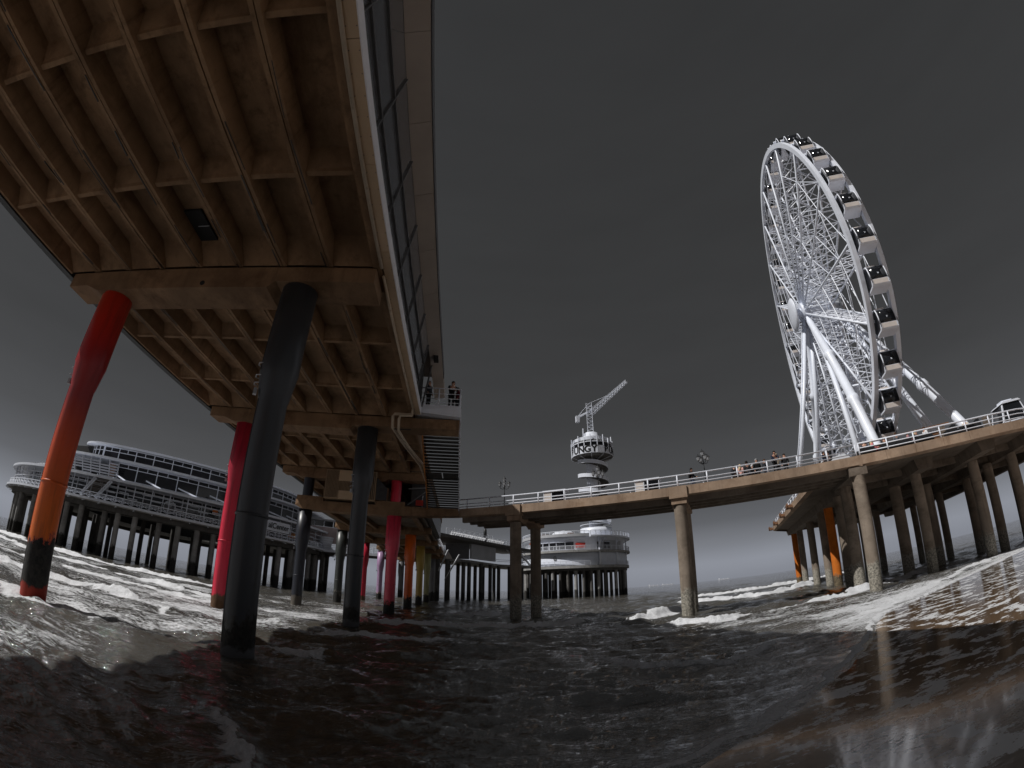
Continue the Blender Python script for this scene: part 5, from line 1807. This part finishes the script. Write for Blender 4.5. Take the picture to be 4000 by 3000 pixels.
# piles
PILE = MB().lathe([(0.47, -1.2), (0.47, 7.12)], n=16).mesh('pile', M['far_pile'])
PILE2 = MB().lathe([(0.42, -1.2), (0.42, 7.5)], n=14).mesh('pile', M['pile_dark'])
rp = random.Random(11)
for k in range(32):
    a = R(-146) + R(5.35) * k + rp.uniform(-0.008, 0.008)
    pav.part('pile', PILE, None, polar(PC, 35.2 - (k % 3 == 1) * 1.6, a, 0))
for k in range(24):
    pav.part('pile', PILE2, None, polar(PC, 29 - (k % 2) * 4, R(-150) + R(7.4) * k, 0))
for k in range(16):
    pav.part('pile', PILE2, None, polar(PC, 18, R(-160) + R(13) * k, 0))
tag(link('orange_sculpture', (lambda m_: ([m_.lathe([(0.0, 1.15), (0.25, 1.1), (0.45, 0.9), (0.55, 0.5), (0.5, 0.1), (0.3, 0)], n=14)] and
     [m_.tube([(0, 0, 0.6), (0.75 * math.cos(t), 0.75 * math.sin(t), 0.45 + 0.25 * (i % 2)), (1.0 * math.cos(t), 1.0 * math.sin(t), 0.35 + 0.2 * (i % 2))], [0.3, 0.24, 0.12], 8) for i, t in enumerate(np.linspace(0, 5.2, 6))]) and m_)(MB()),
     M['amber'], None, polar(PC, 36.2, R(-19.8), 8.9)), 'lumpy amber sculpture beside the black lettered sign on the pavilion', 'sculpture')

# gallery that ties the pavilion to the pier, with a painted wall
gal = Thing('gallery_wing', 'gallery with pink and grey painted wall and a glazed bay, between the pavilion and pier', 'building', (-27, 97, 0))
gal.part('painted_wall', MB().beam((-33, 94.2, 11.5), (-25.6, 97.0, 11.5), 0.4, 3.3), M['mural'])
gal.part('wall_cap', MB().beam((-33.2, 94.1, 14.6), (-25.4, 97.1, 14.6), 0.8, 0.35), M['pale_grey'])
for k in range(4):
    p, q = Vector((-33, 94.2, 13.8)), Vector((-25.6, 97.0, 13.8))
    gal.part('strip_window', MB().beam(p.lerp(q, k / 4 + 0.01), p.lerp(q, (k + 1) / 4 - 0.01), 0.3, 1.1), M['glass_far'])
for k in range(3):
    x = -25.5 + k * 0.95
    gal.part('bay_pane', MB().beam((x, 96.2 + 0.3 * k, 13.2), (x + 0.85, 96.5 + 0.3 * k, 13.2), 0.06, 3.3), M['pale_grey'])
m = MB()
m.beam((-25.6, 96.1, 11.45), (-22.5, 97.1, 11.45), 0.9, 0.22)
m.beam((-25.6, 96.1, 14.95), (-22.5, 97.1, 14.95), 0.9, 0.22)
for k in range(4):
    m.beam((-25.52 + k * 0.95, 96.15 + 0.3 * k, 11.4), (-25.52 + k * 0.95, 96.15 + 0.3 * k, 15), 0.09)
gal.part('bay_frame', m, M['white'])
m = MB()
m.beam((-24.6, 96.6, 11.3), (-23.0, 97, 8.6), 0.22)
m.beam((-25.4, 96.5, 8.8), (-23.0, 97, 11.2), 0.1)
gal.part('strut', m, M['dark'], split=True)
gal.part('deck', MB().prism([(-33.5, 93.6), (-14, 94.5), (-14, 101), (-33.5, 101)], 7.7, 8.3), M['pile_dark'])
gal.part('deck_rim', MB().beam((-33.5, 93.5, 8.12), (-13.2, 94.4, 8.12), 0.15, 0.5), M['white'])
m = MB()
for k in range(10):
    m.tube([(-33.2 + 2.15 * k, 93.6 + 0.095 * k, 8.3), (-33.2 + 2.15 * k, 93.6 + 0.095 * k, 9.6)], 0.05, 5)
for z in (9.6, 9.25, 8.9, 8.6):
    m.tube([(-33.3, 93.6, z), (-13.6, 94.5, z)], 0.045, 5)
gal.part('railing_bar', m, M['rail'], split=True)
m = MB()
m.lathe([(1.15, 8.4), (1.75, 11.0)], (-28.6, 95.4), 20)
cone = gal.part('cone_kiosk', m, M['white'])
for k in range(5):
    sub(cone, 'board_ring', MB().ring((-28.6, 95.4), 1.2 + 0.11 * k, 1.28 + 0.11 * k, 8.75 + 0.46 * k, 8.8 + 0.46 * k, n=24), M['pale_grey'])
gal.part('shop_front', MB().box(-26.6, -20, 97.4, 97.7, 8.3, 11.3), M['black'])
for k in range(5):
    gal.part('shelf_goods', MB().box(-26.2 + 1.2 * k, -25.3 + 1.2 * k, 97.2, 97.38, 8.6, 9.5 + 0.3 * (k % 3)), (M['timber'], M['pale_grey'], M['amber'])[k % 3])
for x, y in ((-31.5, 94.6), (-28.8, 95.0), (-24.5, 94.8), (-20.5, 95.4), (-16.5, 95.2), (-29, 99.5), (-22, 99.5)):
    gal.part('pile', PILE2, None, (x, y, 0.2))

# ------------------------------------------------------------------ decks that lead to the bungy island
con = Thing('pier_junction', 'two level grey pier junction with white railings and windowless walls behind the footbridge columns', 'pier', (2, 100, 0))
U_ = [(-6, 82.2), (-3.2, 86.2), (1.1, 92.2), (8.5, 103.5), (12.2, 108.6), (19, 118.5), (10.5, 124), (-8, 98), (-10, 88)]
con.part('upper_deck', MB().prism(U_, 11.7, 12.25), M['pile_dark'])
L_ = [(-14, 97), (-1, 97.6), (1.5, 100.3), (9, 114.5), (20, 121), (12, 130), (-6, 108), (-14, 106)]
con.part('lower_deck', MB().prism(L_, 7.85, 8.4), M['far_pile'])
con.part('white_wall', MB().beam((1.6, 97.2, 10.05), (7.2, 105.6, 10.05), 0.4, 3.1), M['pale_grey'], label='rough white rendered wall')
con.part('dark_wall', MB().beam((-3.6, 97.9, 10.0), (1.3, 97.3, 10.0), 0.5, 3.2), M['mullion'])
con.part('red_screen', MB().beam((-5.0, 97.3, 9.9), (-3.9, 97.3, 9.9), 0.1, 1.9), M['timber'])
con.part('white_screen', MB().beam((-6.3, 97.0, 9.95), (-5.0, 97.0, 9.95), 0.1, 2.4), M['white'])
con.part('sloping_hoarding', MB().add([(-6.2, 96.8, 8.3), (-2.2, 96.8, 8.3), (-2.3, 96.8, 8.7), (-3.2, 96.8, 10.2), (-6.2, 96.9, 8.3), (-2.2, 96.9, 8.3), (-2.3, 96.9, 8.7), (-3.2, 96.9, 10.2)], [(0, 1, 2, 3), (4, 7, 6, 5), (0, 4, 5, 1), (1, 5, 6, 2), (2, 6, 7, 3), (3, 7, 4, 0)]), M['offwhite'])
m = MB()
rail_line = [(-3.2, 86.3, 0), (1.1, 92.3, 0), (8.5, 103.6, 0), (12.2, 108.7, 0), (18.6, 118.4, 0)]
for z in (13.35, 12.95, 12.6):
    m.tube([(x, y, z) for x, y, _ in rail_line], 0.05, 5)
for (ax, ay, _), (bx, by, _) in zip(rail_line[:-1], rail_line[1:]):
    n = max(2, int(math.hypot(bx - ax, by - ay) / 1.6))
    for k in range(n):
        t = k / n
        m.tube([(ax + (bx - ax) * t, ay + (by - ay) * t, 12.2), (ax + (bx - ax) * t, ay + (by - ay) * t, 13.35)], 0.05, 5)
for z in (9.5, 9.1):
    m.tube([(-12, 97.1, z), (-6.6, 97.1, z)], 0.05, 5)
    m.tube([(7.4, 111.5, z), (9, 114.3, z), (19, 120, z)], 0.05, 5)
con.part('railing_bar', m, M['rail'], split=True)
m = MB()
rc = random.Random(3)
for k in range(26):                                          # rows of stacked white chairs along the edge
    t = (k + 0.5) / 26
    x, y = -2.6 + 11.5 * t, 87.6 + 17 * t
    m.beam((x, y, 12.25), (x + 0.3, y + 0.5, 13.05), 0.5, 0.05)
    m.beam((x - 0.2, y, 12.25), (x - 0.35, y + 0.2, 13.0), 0.06)
con.part('stacked_seats', m, M['pale_grey'], kind='stuff')
con.part('flue', MB().tube([(4.6, 98.6, 12.2), (4.6, 98.6, 14.2), (4.6, 98.6, 14.9), (4.6, 98.6, 15.1)], [0.35, 0.35, 0.3, 0.05], 10), M['dark'])
m = MB()
for k in range(9):
    x, y = 0.2 + 1.05 * k, 91.5 + 1.5 * k
    m.tube([(x - 2, y + 1.4, 12.2), (x - 2, y + 1.4, 14.3)], 0.04, 5)
m.tube([(-1.8, 92.9, 14.3), (6.6, 104.9, 14.3)], 0.03, 5)
con.part('lamp_post', m, M['rail'], split=True)
# stair from the upper to the lower level
TS, BS = Vector((12.4, 109.2, 12.1)), Vector((17.0, 118.2, 8.4))
side = Vector((-0.89, 0.45, 0)) * 2.6
for o_ in (Vector((0, 0, 0)), side):
    con.part('stair_stringer', MB().beam(TS + o_, BS + o_, 0.25, 0.45), M['rail'])
    con.part('stair_rail', MB().tube([TS + o_ + Vector((0, 0, 1.1)), BS + o_ + Vector((0, 0, 1.1))], 0.06, 5), M['rail'])
for k in range(16):
    p = TS.lerp(BS, (k + 0.5) / 16)
    con.part('stair_tread', MB().beam(p, p + side, 0.4, 0.08), M['pile_dark'])
for x, y in ((-12.5, 98), (-9, 98.4), (-5.2, 98.0), (-2.9, 97.9), (0.2, 98.4), (1.4, 99.6), (4.0, 103.2), (6.3, 107.5), (8.6, 112.5), (11.5, 116.2), (15, 119),
             (-7, 103), (-1, 106), (3, 112), (8, 120), (13, 123.5), (5, 115), (-4.6, 88.5), (-3, 92.5)):
    con.part('pile', PILE2, None, (x, y, 0.4))

# ------------------------------------------------------------------ bungy island and its tower
BC = (32.2, 133.2)
isl = Thing('round_restaurant', 'round white two storey restaurant with railed decks at the foot of the bungy tower', 'building', (BC[0], BC[1], 0))
B3 = (BC[0], BC[1], 0)
F0 = R(-200)
isl.part('lower_deck', MB().ring(BC, 2, 15.6, 7.55, 8.25, n=72), M['far_pile'])
isl.part('ring_beam', MB().ring(BC, 12.5, 15.0, 6.9, 7.54, n=72), M['pile_dark'])
isl.part('white_drum', MB().lathe([(14.9, 8.25), (15.0, 11.3), (14.7, 11.7)], BC, 72), M['white'])
isl.part('middle_deck', MB().ring(BC, 2, 16.0, 11.72, 12.25, n=72), M['far_pile'])
isl.part('upper_drum', MB().lathe([(14.3, 12.25), (14.3, 15.3), (14.9, 15.5), (14.9, 16.0), (2, 16.0)], BC, 72), M['white'])
isl.part('roof_terrace', MB().ring(BC, 9, 16.2, 15.7, 16.15, R(-88), R(10), 30), M['white'])
isl.part('terrace_kerb', MB().ring(BC, 14.92, 15.1, 15.9, 16.7, R(-200), R(-88), 40), M['pale_grey'])
wz = [(-150, 3.0), (-143.5, 6.0), (-135.5, 6.5), (-127, 7), (-118, 8.5), (-108.5, 8.5), (-76, 5), (-66, 8)]
for a, w_ in wz:
    m = MB()
    n = 3
    m.ring(BC, 14.28, 14.36, 12.7, 14.5, R(a - w_ / 2), R(a + w_ / 2), n)
    fr = MB()
    fr.ring(BC, 14.29, 14.4, 12.6, 12.69, R(a - w_ / 2 - 0.5), R(a + w_ / 2 + 0.5), n)
    fr.ring(BC, 14.29, 14.4, 14.51, 14.6, R(a - w_ / 2 - 0.5), R(a + w_ / 2 + 0.5), n)
    o = isl.part('window', m, M['glass_far'])
    explode(sub(o, 'window_frame', fr, M['white']))
isl.part('red_shopfront', MB().ring(BC, 14.38, 14.48, 12.9, 14.2, R(-102), R(-92), 6), M['red'])
isl.part('grey_wall_sheet', MB().ring(BC, 14.32, 14.35, 12.5, 15.0, R(-72), R(-40), 10), M['pale_grey'])  # thin grey sheet laid over the white drum wall
isl.part('orange_parasol', MB().lathe([(0.1, 16.2), (0.1, 14.6), (1.3, 14.5), (0.3, 15.6), (0.0, 15.8)], (19.2, 126.4), 12), M['orange'])


def ring_rail(T, c, r_, z, hgt, a0, a1, n, mat, rows=4):
    m = MB()
    for j in range(rows):
        zz = z + hgt * (j + 1) / rows
        w_ = 0.07 if j == rows - 1 else 0.035
        m.ring(c, r_ - w_, r_ + w_, zz - w_, zz + w_, a0, a1, n * 2)
    T.part('rail', m, mat, split=True)
    me = MB().box(r_ - 0.05, r_ + 0.05, -0.05, 0.05, z, z + hgt).mesh('railing_post', mat)
    for k in range(n + 1):
        T.part('railing_post', me, None, (c[0], c[1], 0), (0, 0, a0 + (a1 - a0) * k / n))


ring_rail(isl, BC, 15.4, 8.25, 1.15, F0, R(0), 34, M['rail'])
ring_rail(isl, BC, 15.8, 12.25, 1.15, F0, R(0), 34, M['rail'])
ring_rail(isl, BC, 15.0, 16.7, 0.7, R(-200), R(-88), 22, M['rail'], 2)
ring_rail(isl, BC, 16.05, 16.15, 1.2, R(-88), R(8), 18, M['rail'])
for k in range(3):
    a = R(-78 + 22 * k)
    isl.part('terrace_post', MB().tube([polar(BC, 15.4, a, 8.25), polar(BC, 15.4, a, 15.7)], 0.3 if k == 0 else 0.16, 10), M['white'])
    isl.part('terrace_strut', MB().beam(polar(BC, 12.5, a + 0.1, 13.2), polar(BC, 15.9, a + 0.12, 15.6), 0.2), M['white'])
cr = isl.part('wall_emblem', MB().ring((0, 0), 0.0, 0.01, 0, 0.01, n=3), M['mullion'])
cr.data = text_mesh('ü', 1.9, M['mullion'], 0.03, 0.02)
ex, ey, ez = polar(BC, 15.03, R(-123.5), 10.3)
cr.location = Vector((ex, ey, ez)) - isl.base
cr.rotation_euler = (PI / 2, 0, R(-123.5) + PI / 2)
m = MB()
rb = random.Random(8)
for k in range(9):
    a = R(-150 + 7 * k)
    x, y, z = polar(BC, 11.5 - rb.random(), a, 16.0)
    m.box(x - 0.8, x + 0.8, y - 0.5, y + 0.5, 16.0, 16.9 + rb.random() * 0.5)
isl.part('terrace_furniture', m, M['timber'], kind='stuff')
isl.part('roof_dome', MB().lathe([(4.0, 16.0), (3.8, 17.6), (2.4, 18.6), (0, 19.0)], (28.5, 130.5), 24), M['white'])
for k in range(26):
    isl.part('pile', PILE2 if k % 3 else PILE, None, polar(BC, 14.4, F0 + R(8.1) * k, 0.3))
for k in range(14):
    isl.part('pile', PILE2, None, polar(BC, 9.0, F0 + R(15) * k, 0.3))
for k in range(7):
    isl.part('pile', PILE2, None, polar(BC, 3.5, R(52) * k, 0.3))

TC = (38.0, 129.5)
tow = Thing('bungy_tower', 'slim white lookout tower with spiral stair and a round pod lettered BUNGY', 'tower', (TC[0], TC[1], 16))
TB = (TC[0], TC[1], 0)
tow.part('shaft', MB().lathe([(2.05, 15.9), (2.05, 40.5)], TC, 32), M['white'])
tow.part('base_drum', MB().lathe([(4.4, 16.0), (4.6, 17.9), (4.6, 19.3), (4.4, 19.3), (2, 19.3)], TC, 32), M['white'])
tow.part('base_rail', MB().ring(TC, 4.5, 4.62, 20.2, 20.32, n=32), M['rail'])
# spiral stair: treads and white parapet
m, p_ = MB(), MB()
turns, zt, zb = 4.4, 39.2, 20.2
n = 150
a_top = math.atan2(-129.5, -38.0) - R(75)
pv = []
for k in range(n):
    t = k / n
    a = a_top + turns * 2 * PI * t
    z = zt + (zb - zt) * t
    m.beam((TC[0] + 2.0 * math.cos(a), TC[1] + 2.0 * math.sin(a), z), (TC[0] + 4.5 * math.cos(a), TC[1] + 4.5 * math.sin(a), z), 0.55, 0.16)
    pv.append((4.55, a, z))
tow.part('spiral_treads', m, M['pile_dark'], kind='stuff')
vsp, fsp = [], []
for r_, a, z in pv:
    for dr, dz in ((0, -0.25), (0.08, -0.25), (0.08, 0.85), (0, 0.85)):
        vsp.append((TC[0] + (r_ + dr) * math.cos(a), TC[1] + (r_ + dr) * math.sin(a), z + dz))
for k in range(n - 1):
    for j in range(4):
        fsp.append((k * 4 + j, k * 4 + (j + 1) % 4, (k + 1) * 4 + (j + 1) % 4, (k + 1) * 4 + j))
p_.add(vsp, fsp)
tow.part('spiral_parapet', p_, M['white'])
# pod
pod = tow.part('pod', MB().lathe([(2.0, 39.6), (5.9, 40.6), (6.2, 40.75), (6.2, 40.8)], TC, 40), M['pile_dark'])
for k in range(10):
    a = 2 * PI * k / 10
    sub(pod, 'floor_rib', MB().beam(polar(TC, 2.1, a, 39.55), polar(TC, 6.0, a, 40.6), 0.25, 0.3), M['pale_grey'])
NP = 20
dA = 2 * PI / NP
aF = math.atan2(-TC[1], -TC[0])                              # the face turned to the camera
word = 'BUNGY BUNGY BUNGY   '
for k in range(NP):
    a = aF + R(7.0) + dA * (k - 4)
    ym = 6.3 * math.tan(dA / 2)
    o = tow.part('band_panel', MB().box(6.2, 6.32, -ym + 0.02, ym - 0.02, 40.7, 42.95), M['white'], TB, (0, 0, a))
    ch = word[k % len(word)]
    if ch != ' ':
        sub(o, 'letter', text_mesh(ch, 2.75, M['black'], 0.02, 0.1), None, (6.345, 0, 41.83), (PI / 2, 0, PI / 2))
    tow.part('pod_window', MB().box(6.05, 6.1, -ym + 0.12, ym - 0.12, 43.05, 44.1), M['glass_far'], TB, (0, 0, a))
    tow.part('pod_fin', MB().box(6.12, 6.42, -0.1, 0.1, 42.96, 46.4 if k % 2 else 45.6), M['white'], TB, (0, 0, a + dA / 2))
tow.part('pod_wall', MB().lathe([(6.0, 40.8), (6.0, 44.9), (2.9, 45.0)], TC, 40), M['mullion'])
tow.part('pod_belt', MB().ring(TC, 6.02, 6.25, 44.12, 44.35, n=40), M['white'])
tow.part('pod_screen', MB().ring(TC, 5.6, 5.75, 44.9, 46.0, n=40), M['white'])
tow.part('cab', MB().lathe([(3.0, 44.9), (3.1, 47.2), (2.2, 47.4), (2.2, 48.6), (0, 48.7)], TC, 8), M['white'])
tow.part('mast_stay', MB().beam((35.4, 128.9, 45), (35.4, 128.9, 50), 0.35), M['white'])
m = MB()
m.box(40.2, 41.4, 125.4, 126.6, 20.6, 23.4)
tow.part('lift_cage', m, M['white'])
m = MB()
m.box(39.2, 40.1, 126.6, 127.4, 22.0, 24.6)
tow.part('notice_board', m, M['dark'])

crane = Thing('tower_crane', 'white lattice crane with raised jib on top of the bungy tower', 'crane', (TC[0], TC[1], 48.6))


def lattice(p, q, w_, n, name, r_=0.09, taper=1.0):
    p, q = Vector(p), Vector(q)
    d = (q - p).normalized()
    up = Vector((0, 0, 1)) if abs(d.z) < 0.9 else Vector((0.95, -0.3, 0))
    a = d.cross(up).normalized()
    b = a.cross(d).normalized()
    m = MB()

    def cor(t, i):
        s_ = w_ / 2 * (1 + (taper - 1) * t)
        return p.lerp(q, t) + a * s_ * (1, -1, -1, 1)[i] + b * s_ * (1, 1, -1, -1)[i]
    for i in range(4):
        m.tube([cor(0, i), cor(1, i)], r_, 5)
        for k in range(n):
            j = (i + 1) % 4
            m.tube([cor(k / n, i), cor((k + 1) / n, j)], r_ * 0.6, 4)
            m.tube([cor(k / n, i), cor(k / n, j)], r_ * 0.6, 4)
    crane.part(name, m, M['white_steel'])


lattice((TC[0], TC[1], 48.3), (TC[0], TC[1], 58.6), 1.7, 8, 'mast')
lattice((TC[0] + 0.6, TC[1] - 0.2, 55.6), (50.0, 125.4, 65.3), 1.5, 14, 'jib', 0.09, 0.55)
crane.part('counter_jib', MB().beam((TC[0], TC[1], 56.0), (34.3, 130.4, 54.2), 0.9, 0.5), M['white_steel'])
crane.part('counterweight', MB().box(33.7, 34.8, 129.8, 131.0, 52.6, 54.6), M['white'])
m = MB()
m.tube([(TC[0], TC[1], 58.8), (44, 127.4, 61.0)], 0.05, 4)
m.tube([(TC[0], TC[1], 58.8), (34.4, 130.4, 54.6)], 0.05, 4)
crane.part('tie_cable', m, M['white_steel'], split=True)
crane.part('slew_ring', MB().lathe([(1.4, 48.0), (1.4, 48.9), (0.9, 49.0)], TC, 16), M['dark'])

# ------------------------------------------------------------------ ships on the horizon
for k, (az, Rr, ln, lab) in enumerate(((22.9, 3300, 75, 'small pale cargo ship on the horizon, leftmost of three'), (24.6, 3600, 95, 'pale cargo ship on the horizon just left of the bridge column'), (31.2, 3400, 85, 'pale cargo ship on the horizon right of the bridge column'))):
    x, y = Rr * math.sin(R(az)), Rr * math.cos(R(az))
    S = Thing('cargo_ship', lab, 'ship', (x, y, 0), 0, 'ships on the horizon')
    dx, dy = math.cos(R(az)), -math.sin(R(az))
    S.part('hull', MB().ext_y([(-ln / 2, 0.2), (ln / 2 - 6, 0.2), (ln / 2, 3.6), (-ln / 2 - 1, 3.2)], -6, 6), M['pale_grey'], (x, y, 0), (0, 0, -R(az)))
    S.part('bridge_house', MB().box(-ln / 2 + 4, -ln / 2 + 14, -5, 5, 3.2, 9.5), M['white'], (x, y, 0), (0, 0, -R(az)))
    m = MB()
    for j in range(4):
        m.box(-ln / 2 + 20 + j * ln * 0.17, -ln / 2 + 20 + j * ln * 0.17 + ln * 0.12, -5, 5, 3.2, 4.6 + (j % 2) * 1.2)
    S.part('cargo', m, M['white'], (x, y, 0), (0, 0, -R(az)), split=True)
